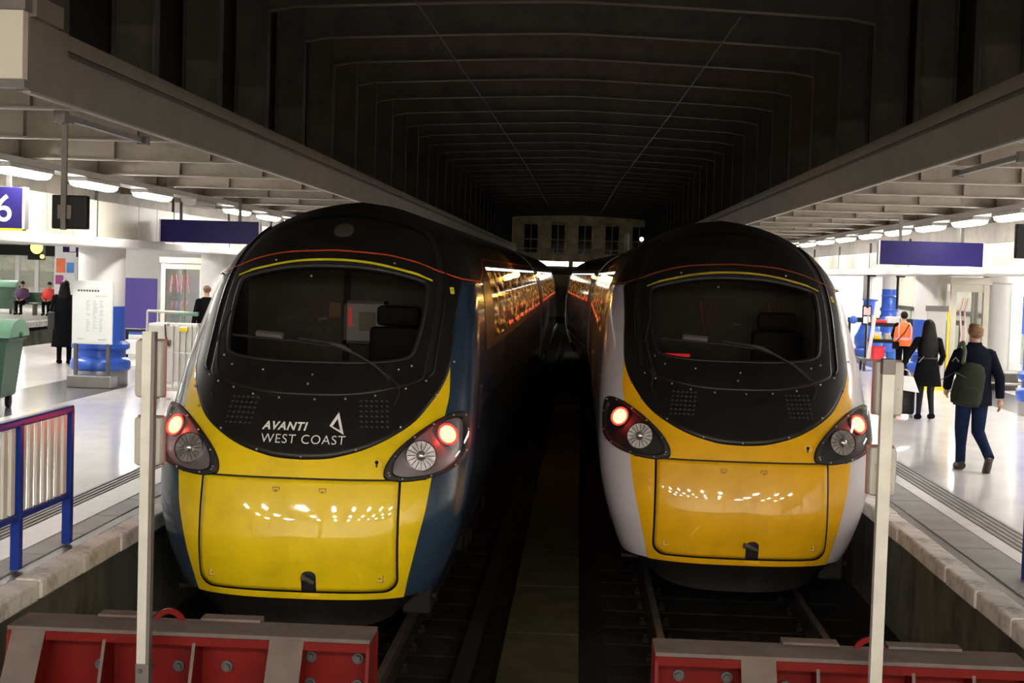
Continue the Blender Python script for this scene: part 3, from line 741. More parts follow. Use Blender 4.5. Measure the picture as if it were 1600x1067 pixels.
def make_train(name, label, xc, D, livery, yellow, left):
    root = thing(name, label, 'train', (xc, D, 0))
    YE = 22.0
    scr_b = smooth_closed(SCREEN, 5)
    hole = scaled(scr_b, 1.035)
    skipf = lambda s, z: abs(s) < .6 and z > 2.2 and inside(hole, s, z)
    # body shell: rounded nose and straight sides
    b = MB()
    grid(b, -1, 1, lambda s: .50, lambda s: orange_z(s) + .05, 0, 96, 120, skip=skipf)
    for sg in (-1, 1): grid(b, sg * 1.0, sg * YE, lambda s: .50, lambda s: orange_z(s) + .05, 0, 12, 50)
    shell = b.build('body_shell', livery, root, 'all')
    # black roof above the orange line, whole length
    b = MB(); grid(b, -1.0, 1.0, orange_z, ZTOP - .0005, .004, 80, 34)
    for sg in (-1, 1): grid(b, sg * 1.0, sg * YE, orange_z, ZTOP - .0005, .004, 14, 30)
    b.build('roof', 'roof', root, 'all')
    # yellow front
    b = MB(); grid(b, lambda z: -blue_s(z), blue_s, .495, 2.36, .004, 64, 60)
    b.build('yellow_front', yellow, root, 'all')
    # black front mask: rows from its lower curve up to the orange line, cut out round the windscreen
    b = MB()
    half = [p for p in MASK_HALF]
    top = [(s, orange_z(s)) for s in [.74 - .74 * i / 10 for i in range(11)]]
    outer_h = smooth_open(half, 5) + top[1:]
    # matching ring round the windscreen by angle
    out = outer_h[:-1] + [(0, orange_z(0))]
    out = out + [(-s, z) for s, z in reversed(out) if s > 1e-6]
    c = (0, 2.72)
    def hit_ring(poly, ang):
        dx, dz = math.cos(ang), math.sin(ang); best = None
        for i in range(len(poly)):
            (x0, y0), (x1, y1) = poly[i - 1], poly[i]
            ax, az, bx, bz = x0 - c[0], y0 - c[1], x1 - x0, y1 - y0
            den = dx * bz - dz * bx
            if abs(den) < 1e-12: continue
            t = (ax * bz - az * bx) / den; u = (ax * dz - az * dx) / den
            if t > 0 and -1e-6 <= u <= 1 + 1e-6 and (best is None or t > best): best = t
        return best
    rim = scaled(scr_b, 1.0)
    angs = [math.atan2(p[1] - c[1], p[0] - c[0]) for p in out]
    inn = []
    for a in angs:
        t = hit_ring(rim, a) or .2; inn.append((c[0] + math.cos(a) * t, c[1] + math.sin(a) * t))
    annulus(b, out, inn, .009, 16, .009, .05)
    mask = b.build('front_mask', 'black', root, 'all')
    # raised windscreen surround (its lower edge is the riveted seam)
    pod_h = [(0, 2.115), (.12, 2.125), (.25, 2.165), (.36, 2.215), (.425, 2.26), (.435, 2.35), (.45, 2.50), (.475, 2.70), (.50, 2.90), (.525, 3.08), (.54, 3.24), (.555, 3.40), (.56, 3.50), (.45, 3.60), (.25, 3.66), (0, 3.68)]
    pod = smooth_closed(mirror(pod_h), 4)
    angs = [math.atan2(p[1] - c[1], p[0] - c[0]) for p in pod]; inn = []
    for a in angs:
        t = hit_ring(scaled(scr_b, 1.015), a) or .2; inn.append((c[0] + math.cos(a) * t, c[1] + math.sin(a) * t))
    b = MB(); annulus(b, pod, inn, .026, 14, .022, .03)
    sur = b.build('windscreen_surround', 'black', root, 'all')
    # dark channels beside the surround
    for sg in (-1, 1):
        b = MB(); ch = smooth_open([(.455, 2.30), (.468, 2.45), (.488, 2.62), (.52, 2.85), (.552, 3.08), (.575, 3.25), (.60, 3.42), (.625, 3.56)], 5)
        stroke(b, [(sg * s, z) for s, z in ch], .12, .0125)
        b.build('side_channel', 'groove', root, 'all')
        b = MB(); lip = smooth_open([(.455, 2.285), (.478, 2.32), (.492, 2.45), (.51, 2.62), (.545, 2.85), (.58, 3.08), (.605, 3.25), (.635, 3.42), (.665, 3.56)], 5)
        stroke(b, [(sg * s, z) for s, z in lip], .02, .03, h=.03)
        b.build('channel_lip', 'black_side', root, 'all')
    # orange line, following the mask and rising to the window band
    ol = [(s / 50, orange_z(s / 50)) for s in range(-75, 76)]
    b = MB(); stroke(b, ol, .022, .030)
    for sg in (-1, 1):
        rise = [(sg * s, z) for s, z in [(1.5, 3.098), (1.7, 3.094), (1.9, 3.11), (2.6, 3.20), (3.2, 3.31), (3.5, 3.34), (3.8, 3.345), (4.5, 3.345), (8, 3.345), (14, 3.345), (21.9, 3.345)]]
        stroke(b, rise, .03, .010)
    b.build('orange_line', 'orange' if left else 'orange_dull', root)
    yl_ = [(s, z) for s, z in smooth_open([(-.485, 3.086), (-.40, 3.137), (-.33, 3.166), (-.227, 3.207), (-.12, 3.236), (0, 3.248), (.12, 3.236), (.227, 3.207), (.33, 3.166), (.40, 3.137), (.485, 3.086)], 6)]
    b = MB(); stroke(b, yl_, .024, .034); stroke(b, [q for q in yl_ if abs(q[0]) < .42], .032, .036)
    b.build('yellow_line', 'yline' if left else 'yline_dull', root)
    # windscreen
    b = MB(); disc_patch(b, scaled(scr_b, 1.01), .004, (0, 2.75), 10); b.build('windscreen', 'screen', root, 'all')
    b = MB(); stroke(b, scr_b, .03, .0275, closed=True, h=.03); b.build('windscreen_gasket', 'rubber', root, 'all')
    # hatch with a dark gap around it
    def rrect(x0, x1, z0, z1, r, k=5):
        o = []
        for cx, cz, a0 in ((x1 - r, z1 - r * .15, 0), (x0 + r, z1 - r * .15, 90), (x0 + r, z0 + r, 180), (x1 - r, z0 + r, 270)):
            rz = r * .15 if cz > (z0 + z1) / 2 else r
            for i in range(k + 1): a = math.radians(a0 + 90 * i / k); o.append((cx + r * math.cos(a) * (1 if rz == r else .15) + (r * .85 if rz != r and math.cos(a0 * PI / 180 + .7) > 0 else (-r * .85 if rz != r else 0)), cz + rz * math.sin(a)))
        return o
    def xz_to_s(x, z):
        w = W(z); n = interp(NT, z); return math.copysign(math.asin(min(1, (abs(x) / w)) ** (n / 2)) / (PI / 2), x)
    def dense(poly, k=6):
        o = []
        for i in range(len(poly)):
            a, c2 = poly[i], poly[(i + 1) % len(poly)]; L_ = math.hypot(a[0] - c2[0], a[1] - c2[1]); m = max(1, int(L_ / .05))
            for j in range(m): o.append((a[0] + (c2[0] - a[0]) * j / m, a[1] + (c2[1] - a[1]) * j / m))
        return o
    hx = dense(rrect(-.80, .80, .575, 1.468, .11)); hatch = [(xz_to_s(x, z), z) for x, z in hx]
    hx2 = dense(rrect(-.822, .822, .552, 1.485, .12)); gap = [(xz_to_s(x, z), z) for x, z in hx2]
    b = MB(); disc_patch(b, gap, .0055, (0, 1.02), 10, .004); b.build('hatch_gap', 'groove', root, 'all')
    b = MB(); disc_patch(b, hatch, .016, (0, 1.02), 14, .012); ht = b.build('coupler_hatch', yellow, root, 'all')
    seam = [(s / 100, 1.474 + .006 * abs(s) / 50) for s in range(-48, 49)]
    b = MB(); stroke(b, seam, .014, .0075); b.build('front_seam', 'groove', root)
    for x, z in ((-.18, 1.38), (.20, 1.38), (-.70, .68), (.68, .68)):
        y = ysurf(x, z); b = MB(); b.box(x - .024, x + .024, y - .021, y - .005, z - .024, z + .024, bev=.004)
        lk = b.build('latch', yellow, ht); MB().box(x - .030, x + .030, y - .0175, y, z - .030, z + .030).build('latch_recess', 'brown', lk); MB().box(x - .012, x + .012, y - .0225, y - .02, z - .009, z + .009).build('latch_screw', 'brown', lk)
    # coupler slot and towing pin in the hatch
    ox = .11; slot = [(ox - .06, .560), (ox + .06, .560), (ox + .06, .70)] + [(ox + .06 * math.cos(a), .70 + .045 * math.sin(a)) for a in [PI * i / 8 for i in range(1, 8)]] + [(ox - .06, .70)]
    sl = [(xz_to_s(x, z), z) for x, z in dense(slot)]
    b = MB(); disc_patch(b, sl, .019, (xz_to_s(ox, .64), .64), 3, .01); b.build('coupler_slot', 'groove', ht, 'all')
    y = ysurf(ox, .66) - .02
    pin = MB().tube([(ox + .035, y + .01, .64), (ox - .02, y - .03, .68), (ox - .04, y - .05, .695)] if left else [(ox + .05, y + .01, .655), (ox - .05, y - .05, .70), (ox - .085, y - .06, .712)], [.02, .022, .026], 10)
    pin.build('towing_pin', 'galvdark', ht, True)
    # keyhole plate
    x, z = .62, 1.61; y = ysurf(x, z)
    kp = MB().cyl((x, y - .004, z), (x, y - .014, z), .045, n=20).build('keyhole_plate', yellow, root)
    kk = MB(); kk.cyl((x, y - .014, z + .012), (x, y - .017, z + .012), .016, n=12); kk.box(x - .007, x + .007, y - .017, y - .014, z - .03, z + .012); kk.build('keyhole', 'groove', kp)
    b = MB(); x, z = .12, .535; y = ysurf(x, z) - .006; b.box(x - .07, x + .07, y - .003, y + .004, z - .014, z + .014); pl_ = b.build('front_plate', yellow, root)
    # skirt
    b = MB(); grid(b, -1.0, 1.0, lambda s: .21 + .26 * s * s, .515, -.05, 60, 5); grid(b, -1.0, 1.0, .50, .53, -.02, 60, 1)
    for sg in (-1, 1): grid(b, sg * 1.0, sg * 3.2, .47, .515, -.05, 4, 2)
    b.build('front_skirt', 'skirt', root, 'all')
    b = MB(); b.box(.82, 1.06, .55, .95, .30, .62, bev=.02); b.build('step_box', 'skirt', root)
    # ventilation grids: rows of round holes
    for sg in (-1, 1):
        b = MB()
        for r in range(6):
            for q in range(6):
                x = sg * .555 + (q - 2.5) * .042 - sg * (r - 2.5) * .006; z = 1.99 + (r - 2.5) * .040 + sg * 0
                if (r == 0 and q * sg > (2 if sg > 0 else -3)) and False: continue
                yy = ysurf(x, z); b.cyl((x, yy - .0125, z), (x, yy + .02, z), .0155, n=8)
        tag(b.build('vent_holes', 'groove', root), kind='stuff')
    # rivets
    rv = MB().ball((0, 0, 0), .011, 8, 6); r0 = None
    spots = [(-.425, 2.235), (-.36, 2.19), (-.27, 2.15), (-.18, 2.115), (-.08, 2.095), (.01, 2.09), (.10, 2.10), (.21, 2.13), (.34, 2.18), (.44, 2.24), (-.31, 2.33), (-.16, 2.30), (0, 2.275), (-.005, 2.20), (.36, 2.36), (.30, 2.33), (-.37, 2.40),
             (-.45, 1.99), (-.29, 1.835), (-.12, 1.69), (0, 1.645), (.15, 1.71), (.33, 1.885), (.51, 2.13), (-.52, 2.14), (.28, 3.235), (-.28, 3.235), (-.07, 3.10), (.62, 2.4)]
    for s, z in spots:
        off = .03 if (abs(s) < .45 and z > 2.12 + .35 * s * s) else .014
        p = S(s, z, off)
        if r0 is None: r0 = rv.build('rivet', 'rivet', root, 'all', loc=p)
        else: c_ = r0.copy(); COL.objects.link(c_); c_.parent = root; c_.location = p
    # wipers
    def wiper(pts, blade, wr=.014):
        b = MB(); b.tube([S(s, z, o) for s, z, o in pts], wr, 8); b.cyl(S(pts[0][0], pts[0][1], .02), S(pts[0][0], pts[0][1], .075), .03, n=14)
        w = b.build('wiper_arm', 'rubber', root, True)
        b = MB(); b.tube([S(s, z, .05) for s, z in blade], .011, 6); b.build('wiper_blade', 'rubber', w, True)
        return w
    w = wiper([(.26, 2.24, .06), (.20, 2.33, .075), (.12, 2.42, .085), (.03, 2.50, .085), (-.05, 2.535, .075)], [(-.35, 2.56), (-.2, 2.545), (-.05, 2.53), (.06, 2.49)])
    b = MB(); b.tube([S(.105, 2.43, .10), S(.07, 2.465, .103), S(.035, 2.49, .10)], [.012, .02, .012], 8); b.build('wiper_spring_cover', 'steel', w, True)
    b = MB(); b.tube([S(-.22, 2.57, .066), S(-.11, 2.555, .068)], .03, 6); b.build('wiper_weight', 'galvdark', w, True)
    w = wiper([(-.37, 2.23, .05), (-.385, 2.33, .06), (-.41, 2.46, .06), (-.42, 2.52, .055)], [(-.435, 2.50), (-.425, 2.62), (-.415, 2.76)])
    b = MB(); b.tube([S(.27, 2.235, .05), S(.30, 2.20, .05), S(.31, 2.13, .04), S(.29, 2.05, .03)], .008, 6); b.tube([S(-.37, 2.2, .05), S(-.38, 2.1, .035), S(-.36, 2.05, .03)], .008, 6)
    b.build('washer_hose', 'rubber', root, True)
    # roof disc and warning plate
    p = [( .015 + .054 * math.cos(a), 3.525 + .066 * math.sin(a)) for a in [2 * PI * i / 24 for i in range(24)]]
    b = MB(); disc_patch(b, p, .032, None, 2); b.build('roof_disc', 'steel' if left else 'roof', root)
    for sg in ((1,) if True else ()):
        b = MB(); grid(b, .612, .645, 2.985, 3.045, .014, 3, 3); wp = b.build('warning_plate', 'yline' if left else 'poleyellow', root)
        b = MB(); grid(b, .622, .635, 3.012, 3.022, .016, 2, 2); b.build('warning_text', 'inkdark', wp)
    # head and tail lamp clusters
    for sg in (-1, 1):
        lo = smooth_closed([(sg * s, z) for s, z in LAMP], 4)
        cc = (sg * .53, 1.70); li = scaled(lo, .86, cc)
        b = MB(); annulus(b, lo, li, .050, 3, .048, .04); cl = b.build('lamp_bezel', 'rubber', root, 'all')
        b = MB(); disc_patch(b, scaled(lo, .9, cc), .011, cc, 6); b.build('lamp_housing', 'lampgrey' if left else 'rubber', cl, 'all')
        p0 = S(sg * .435, 1.655, .034); nrm = (S(sg * .435, 1.655, .06) - p0).normalized(); nrm = (nrm + Vector((0, -1, .1))).normalized()
        b = MB(); b.cyl(p0 - nrm * .06, p0 + nrm * .012, .128, .122, 28); b.build('headlamp_reflector', 'chrome', cl, True)
        b = MB()
        for i in range(16):
            a = 2 * PI * i / 16; u = nrm.orthogonal().normalized(); w2 = nrm.cross(u); b.cyl(p0 + nrm * .012 + u * (.05 * math.cos(a)) + w2 * (.05 * math.sin(a)), p0 + nrm * .013 + u * (.115 * math.cos(a)) + w2 * (.115 * math.sin(a)), .0035, n=5)
        b.build('reflector_ribs', 'galvdark', cl)
        b = MB(); b.ball(p0 + nrm * .008, .045, 14, 8); b.build('headlamp_bulb', 'chrome', cl, True)
        b = MB(); b.cyl(p0 - nrm * .06, p0 + nrm * .026, .136, .130, 32, caps=False); b.build('headlamp_ring', 'chrome', cl, True)
        p1 = S(sg * .588, 1.81, .034); n1 = (S(sg * .588, 1.81, .06) - p1).normalized(); n1 = (n1 + Vector((0, -.45, .05))).normalized()
        b = MB(); b.cyl(p1 - n1 * .07, p1 + n1 * .015, .100, .096, 28, caps=False); b.build('tail_lamp_ring', 'lampgrey', cl, True)
        b = MB()
        u = n1.orthogonal().normalized(); w2 = n1.cross(u)
        def lens(rings):
            v = []; f = []
            for r_, h_ in rings:
                for i in range(24): t = 2 * PI * i / 24; v.append(p1 + n1 * h_ + u * (r_ * math.cos(t)) + w2 * (r_ * math.sin(t)))
            for q in range(len(rings) - 1):
                for i in range(24): j = (i + 1) % 24; f.append((q * 24 + i, q * 24 + j, (q + 1) * 24 + j, (q + 1) * 24 + i))
            return v, f
        b.add(*lens(((.076, .010), (.056, .020), (.030, .026), (.004, .028)))); tl = b.build('tail_lamp', 'redlamp', cl, True); tl['label'] = 'lit red tail lamp'
        b = MB(); b.add(*lens(((.096, -.01), (.095, .002), (.086, .007), (.076, .010)))); b.build('tail_lamp_rim', 'redglow', tl, True)
        ld = bpy.data.lights.new('tail_lamp_light', 'POINT'); ld.energy = 1.3; ld.color = (1, .03, .02); ld.shadow_soft_size = .02
        lo_ = bpy.data.objects.new('tail_lamp_light', ld); COL.objects.link(lo_); lo_.parent = cl; lo_.location = p1 + n1 * .075
        b = MB(); disc_patch(b, scaled(lo, .9, cc), .066, cc, 6); b.build('lamp_cover', 'lampclear', cl, 'all')
        r1 = None
        for i in range(0, len(lo), 6):
            a = lo[i]; q = li[i]; p = S((a[0] + q[0]) / 2, (a[1] + q[1]) / 2, .052)
            if r1 is None: r1 = MB().ball((0, 0, 0), .010, 8, 6).build('bezel_screw', 'rivet', cl, 'all', loc=p)
            else: c_ = r1.copy(); COL.objects.link(c_); c_.parent = cl; c_.location = p
        # access flap on the painted side
        b = MB(); fl = [(sg * 1.08, 1.80), (sg * 1.28, 1.80), (sg * 1.28, 2.15), (sg * 1.08, 2.15)]
        stroke(b, dense(fl), .008, .003, closed=True); b.build('access_flap', 'galv', root)
    # lettering and emblem on the mask
    if left:
        def on_mask(vs, x0, z0, k=1.0):
            o = []
            for vx, vy, _ in vs:
                x = x0 + vx * k; z = z0 + vy; o.append((x, ysurf(x, z) - .016, z))
            return o
        vs, fs = text_mesh('AVANTI', .088, bold=.0026, shear=.22, spacing=1.12)
        w_ = max(v[0] for v in vs); k = .375 / w_
        b = MB().add(on_mask(vs, -.350, 1.855, k), fs); b.build('lettering', 'logo', root, fix=False)
        vs, fs = text_mesh('WEST COAST', .100, bold=-.0006, spacing=1.1)
        w_ = max(v[0] for v in vs); k = .700 / w_
        b = MB().add(on_mask(vs, -.352, 1.752, k), fs); b.build('lettering', 'logo', root, fix=False)
        tri_o = [(.185, 1.875), (.285, 1.995), (.330, 1.812)]
        tri_o = [(.203, 1.895), (.268, 2.005), (.330, 1.830)]
        tri_i = [(.230, 1.893), (.264, 1.952), (.298, 1.861)]
        v = []; f = []
        for i in range(3):
            for (ax, az), (ix, iz) in ((tri_o[i], tri_i[i]),): pass
        n = 3
        pts = []
        for poly in (tri_o, tri_i):
            for i in range(3):
                a_, b_ = poly[i], poly[(i + 1) % 3]
                for j in range(6): pts.append((a_[0] + (b_[0] - a_[0]) * j / 6, 0, a_[1] + (b_[1] - a_[1]) * j / 6))
        vv = [(x, ysurf(x, z) - .016, z) for x, _, z in pts]
        ff = [(i, (i + 1) % 18, 18 + (i + 1) % 18, 18 + i) for i in range(18)]
        MB().add(vv, ff).build('triangle_emblem', 'logo', root, fix=False)
    # cab interior
    cab = MB(); cab.box(-1.0, 1.0, 2.55, 2.6, 1.7, 3.30); bk = cab.build('cab_bulkhead', 'cabgrey', root)
    MB().box(-1.1, 1.1, .95, 2.6, 1.95, 2.0).build('cab_floor', 'cabdark', root)
    d = MB(); d.prism([(.98, 2.02), (1.5, 2.02), (1.62, 2.30), (1.10, 2.36)], -.85, .85, 'x'); dk = d.build('driver_desk', 'cabdark', root)
    if left:
        b = MB(); b.box(-.02, .34, 2.50, 2.545, 2.50, 2.86); nb = b.build('bulkhead_window', 'cablit', bk)
        b = MB(); b.box(-.05, -.02, 2.48, 2.545, 2.47, 2.89); b.box(.34, .37, 2.48, 2.545, 2.47, 2.89); b.box(-.05, .37, 2.48, 2.545, 2.86, 2.89); b.box(-.05, .37, 2.48, 2.545, 2.47, 2.50); b.build('window_frame', 'galvdark', bk)
        b = MB(); b.box(.005, .022, 2.47, 2.5, 2.64, 2.82); b.build('red_indicator', 'cabred', bk)
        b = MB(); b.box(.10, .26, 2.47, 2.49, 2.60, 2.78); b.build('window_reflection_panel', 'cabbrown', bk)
        b = MB()
        for r in range(2):
            for q in range(7): b.cyl((-.80 + q * .1, 2.535, 2.60 + r * .09), (-.80 + q * .1, 2.555, 2.60 + r * .09), .022, n=10)
        for q in (4, 6): b.cyl((-.80 + q * .1, 2.535, 2.80), (-.80 + q * .1, 2.555, 2.80), .022, n=10)
        tag(b.build('cab_switches', 'galvdark', bk), kind='stuff')
        MB().box(-.20, -.08, 2.52, 2.552, 2.72, 2.86).build('cab_notice', 'brown', bk)
        MB().box(-.06, .0, 2.52, 2.555, 2.0, 3.3).build('door_post', 'cabdark', bk)
    else:
        b = MB()
        for cx in (-.2, .55):
            b.tube([(cx - .06, 2.5, 2.95), (cx, 2.48, 2.6), (cx + .06, 2.5, 2.95)], .006, 5)
        b.build('hanging_cable', 'bucketred', bk)  # coloured red for the glints of red light along them
        b = MB(); b.box(-.78, -.45, 1.22, 1.26, 2.40, 2.43); b.box(-.50, -.40, 1.2, 1.24, 2.345, 2.39); b.build('desk_indicator', 'cabred', dk)
    st = MB(); st.box(.27, .80, 2.02, 2.16, 2.1, 2.66, bev=.04); st.box(.33, .74, 2.05, 2.17, 2.67, 2.86, bev=.04); st.box(.27, .80, 1.72, 2.16, 2.05, 2.2, bev=.04)
    st.build('driver_seat', 'cabdark', root, True)
    # saloon side: dark window band, panes, amber indicator, door
    for sg in (-1, 1):
        b = MB(); grid(b, lambda z: sg * interp([(2.42, 1.75), (3.0, 2.1), (3.33, 3.6)], z), sg * YE, 2.42, 3.325, .004, 30, 14); b.build('window_band', 'black_side', root, 'all')
        y = 3.45; k = 0
        while y < YE - 1.2:
            ln = 1.1 if k == 0 else 1.75
            b = MB(); grid(b, sg * y, sg * (y + ln), 2.50, 3.20, .007, 3, 8); pn = b.build('window_pane', 'reflwin', root, 'all')
            b = MB(); grid(b, sg * y, sg * (y + ln), 3.222, 3.255, .009, 3, 2); b.build('painted_glow_strip', 'litstrip', pn)  # glowing strip laid over the band, no lamp behind it
            if k > 1:
                b = MB(); grid(b, sg * (y + .2), sg * (y + ln * .7), 2.53, 2.57, .010, 2, 1); b.build('painted_red_strip', 'litred', pn)
            y += ln + .16; k += 1
        ya = 24.0 - D if left else 11.0
        b = MB(); b.ball(S(sg * (ya - 1.2), 3.17, .03), .045, 12, 8); am = b.build('amber_indicator', 'amber', root, True)
        ld = bpy.data.lights.new('amber_light', 'POINT'); ld.energy = 6; ld.color = (1, .45, .06); ld.shadow_soft_size = .05
        lo_ = bpy.data.objects.new('amber_light', ld); COL.objects.link(lo_); lo_.parent = root; lo_.location = S(sg * (ya - 1.2), 3.17, .12)
        # underframe: bogie frame, wheels, boxes
        bg = MB(); X0, X1 = (sg * .98, sg * 1.16); bg.box(min(X0, X1), max(X0, X1), 2.6, 6.2, .45, .62, bev=.03); bg.box(min(X0, X1), max(X0, X1), 3.9, 4.9, .30, .5, bev=.03)
        bo = bg.build('bogie_frame', 'skirt', root)
        for yy in (3.1, 5.7):
            MB().cyl((sg * .68, yy, .46), (sg * .82, yy, .46), .45, n=28).build('wheel', 'rail', bo, True)
            MB().cyl((sg * .9, yy, .46), (sg * 1.18, yy, .46), .14, n=16).build('axle_box', 'skirt', bo, True)
            MB().cyl((sg * 1.08, yy + .45, .50), (sg * 1.08, yy + .45, .86), .09, n=12).build('spring', 'skirt', bo, True)
        b = MB(); b.box(min(sg * .75, sg * 1.1), max(sg * .75, sg * 1.1), 7.4, 13, .28, .6, bev=.03); b.box(min(sg * .75, sg * 1.1), max(sg * .75, sg * 1.1), 13.4, 18, .32, .6, bev=.03); b.build('equipment_box', 'skirt', root)
    b = MB(); b.box(-1.1, 1.1, .6, YE, .44, .47); b.build('underframe', 'skirt', root)
    # far end of this vehicle
    v = [P(sg * YE, .46 + (ZTOP - .461) * i / 40) for sg in (-1,) for i in range(41)] + [P(YE, .46 + (ZTOP - .461) * i / 40) for i in range(40, -1, -1)]
    MB().add(v, [tuple(range(len(v)))]).build('end_wall', 'black_side', root, fix=False)
    b = MB(); b.box(-.6, .6, P(YE, 1)[1], P(YE, 1)[1] + .9, .9, 3.1); b.build('gangway', 'rubber', root)
    return root

def make_carriage(label, xc, y0, rz, livery, left, length=22.4):
    root = thing('carriage', label, 'carriage', (xc, y0, 0), rz)
    zs = [.46 + (ZTOP - .461) * i / 40 for i in range(41)]
    def ring(y): return [(-W(z), y, z) for z in zs] + [(W(z), y, z) for z in reversed(zs)]
    a, c = ring(0), ring(length); n = len(a)
    b = MB().add(a + c, [(i, (i + 1) % n, n + (i + 1) % n, n + i) for i in range(n)] + [tuple(range(n - 1, -1, -1)), tuple(range(n, 2 * n))])
    b.build('body_shell', livery, root, True)
    def side(b, sg, ya, yb, z0, z1, off, nz=8):
        v = []; f = []
        for i in range(nz + 1):
            z = z0 + (z1 - z0) * i / nz; x = sg * (W(z) + off); v += [(x, ya, z), (x, yb, z)]
        for i in range(nz): f.append((2 * i, 2 * i + 1, 2 * i + 3, 2 * i + 2))
        b.add(v, f)
    b = MB()
    for sg in (-1, 1):
        side(b, sg, 0, length, 3.345, ZTOP - .01, .004, 16)
    b.build('roof', 'roof', root, 'all')
    for sg in (-1, 1):
        b = MB(); side(b, sg, .3, length - .3, 2.42, 3.325, .004); b.build('window_band', 'black_side', root, 'all')
        y = 1.7
        while y < length - 2.6:
            b = MB(); side(b, sg, y, y + 1.75, 2.50, 3.20, .007); pn = b.build('window_pane', 'reflwin', root, 'all')
            b = MB(); side(b, sg, y, y + 1.75, 3.222, 3.255, .009, 2); b.build('painted_glow_strip', 'litstrip', pn)
            b = MB(); side(b, sg, y + .2, y + 1.3, 2.53, 2.57, .010, 1); b.build('painted_red_strip', 'litred', pn)
            y += 1.91
        z = 3.17; p = (sg * (W(z) + .03), 1.0, z)
        am = MB().ball(p, .045, 12, 8).build('amber_indicator', 'amber', root, True)
        X0, X1 = (sg * .98, sg * 1.16)
        for q in (2.6, length - 6.2): bo = MB().box(min(X0, X1), max(X0, X1), q, q + 3.6, .45, .62, bev=.03).build('bogie_frame', 'skirt', root)
        for yy in (3.1, 5.7, length - 5.7, length - 3.1): MB().cyl((sg * .68, yy, .46), (sg * .82, yy, .46), .45, n=24).build('wheel', 'rail', bo, True)
    return root

make_train('train', 'blue and yellow train on the left track with white lettering on its black nose', -2.24, 11.72, 'blue', 'yellow', True)
make_train('train', 'white and yellow train on the right track with a plain black nose', 1.585, 13.85, 'white', 'yellow_warm', False)
make_carriage('dark blue carriage coupled behind the blue nosed train on the left track', -2.24, 11.72 + 22.0 + .95, 0.002, 'blue', True)
make_carriage('white carriage coupled behind the white nosed train on the right track', 1.56, 13.85 + 22.0 + .95, .036, 'white', False)

# ================================================================== BUFFERS AND POSTS
def buffer_stop(xc, label, left):
    t = thing('buffer_stop', label, 'buffer', (xc, 8.4, 0))
    hw = 1.07
    zt = 1.05
    b = MB(); b.box(-hw, hw, 0, .34, zt - .025, zt, bev=.004); b.build('top_flange', 'dust', t)
    b = MB(); b.box(-hw, hw, -.004, .012, zt - .075, zt - .0255); b.build('front_lip', 'red', t)
    b = MB(); b.box(-hw, hw, .17, .20, .42, zt - .026); b.build('web_plate', 'red', t)
    b = MB(); b.box(-hw, hw, 0, .34, .40, .425, bev=.004); b.build('bottom_flange', 'red', t)
    for sx in (-1, 1):
        b = MB(); b.prism([(-.0, zt - .026), (.17, zt - .026), (.17, .425), (-.10, .425)], sx * hw - (.02 if sx > 0 else 0), sx * hw + (.02 if sx < 0 else 0), 'x'); b.build('end_plate', 'red', t)
    xs = (-.49, .04) if left else (-.14, .40, .74)
    for x in xs:
        b = MB(); b.prism([(.015, zt - .03), (.168, zt - .03), (.168, .43), (-.22, .43)], x - .009, x + .009, 'x')
        o = b.build('stiffener', ['red'], t)
        b = MB(); b.prism([(.008, zt - .028), (.015, zt - .028), (-.22, .43), (-.228, .43)], x - .0095, x + .0095, 'x'); b.build('stiffener_edge', 'dust', o)
    ks = (-.94, .585) if left else (-.48,)
    for x in ks:   # raking struts, dusty on their sloping face
        b = MB(); w = .10
        b.prism([(.0, zt - .027), (.16, zt - .027), (-.50, .0), (-.66, .0)], x - w, x + w, 'x'); st = b.build('raking_strut', 'red', t)
        b = MB(); b.prism([(-.004, zt - .022), (.0, zt - .026), (-.66, .0), (-.664, .004)], x - w, x + w, 'x'); b.build('strut_face', 'dust', st)
    bl = MB(); bl.cyl((0, .17, 0), (0, .150, 0), .034, n=16); bl.cyl((0, .152, 0), (0, .125, 0), .021, n=6)
    spots = [(-.56, .80), (-.28, .81), (.0 + .20, .82), (-.09, .81), (.70, .90), (.98, .90), (.70, .74), (.98, .74)] if left else [(-.92, .88), (-.64, .88), (-.92, .70), (-.30, .84), (.10, .84), (.55, .84), (.90, .86)]
    r0 = None
    for x, z in spots:
        if r0 is None: r0 = bl.build('bolt', 'bolt', t, loc=(x, 0, z))
        else: c = r0.copy(); COL.objects.link(c); c.parent = t; c.location = (x, 0, z)
    ey = (-.19, .36) if left else (.21, .36)
    b = MB(); v = []; f = []
    n = 20
    for i in range(n + 1):
        a = PI * i / n
        for r, y in ((.098, -.012), (.066, -.012), (.066, .012), (.098, .012)): v.append((ey[0] + r * math.cos(a), ey[1] - .06 + y, zt - .03 + r * math.sin(a)))
    for i in range(n):
        for q in range(4): w = (q + 1) % 4; f.append((i * 4 + q, i * 4 + w, i * 4 + 4 + w, i * 4 + 4 + q))
    b.add(v, f); tag(b.build('lifting_eye', 'red', t))
    for x0, x1 in (((-.63, -.30), (.0, .36)) if left else ((-.30, .03), (.32, .75))):
        b = MB(); b.box(x0, x1, .30, .42, zt + .001, zt + .016); b.box(x0, x1, .345, .42, zt - .05, zt + .001); b.build('bearing_plate', ['dust'], t)
    b = MB(); b.box(-hw, hw, .34, .37, .35, zt - .03); b.build('back_plate', 'red', t)
    for sx in (-.75, .75): MB().box(sx - .09, sx + .09, -.6, .6, 0.0, .40, bev=.01).build('rail_clamp', 'red', t)
    b = MB(); b.box(-.86, -.66, -.72, -.40, 0, .05); b.build('foot_plate', 'dust', t)
    return t
buffer_stop(-2.225, 'red buffer stop with dusty top in front of the blue nosed train', True)
buffer_stop(1.565, 'red buffer stop with dusty top in front of the white nosed train', False)

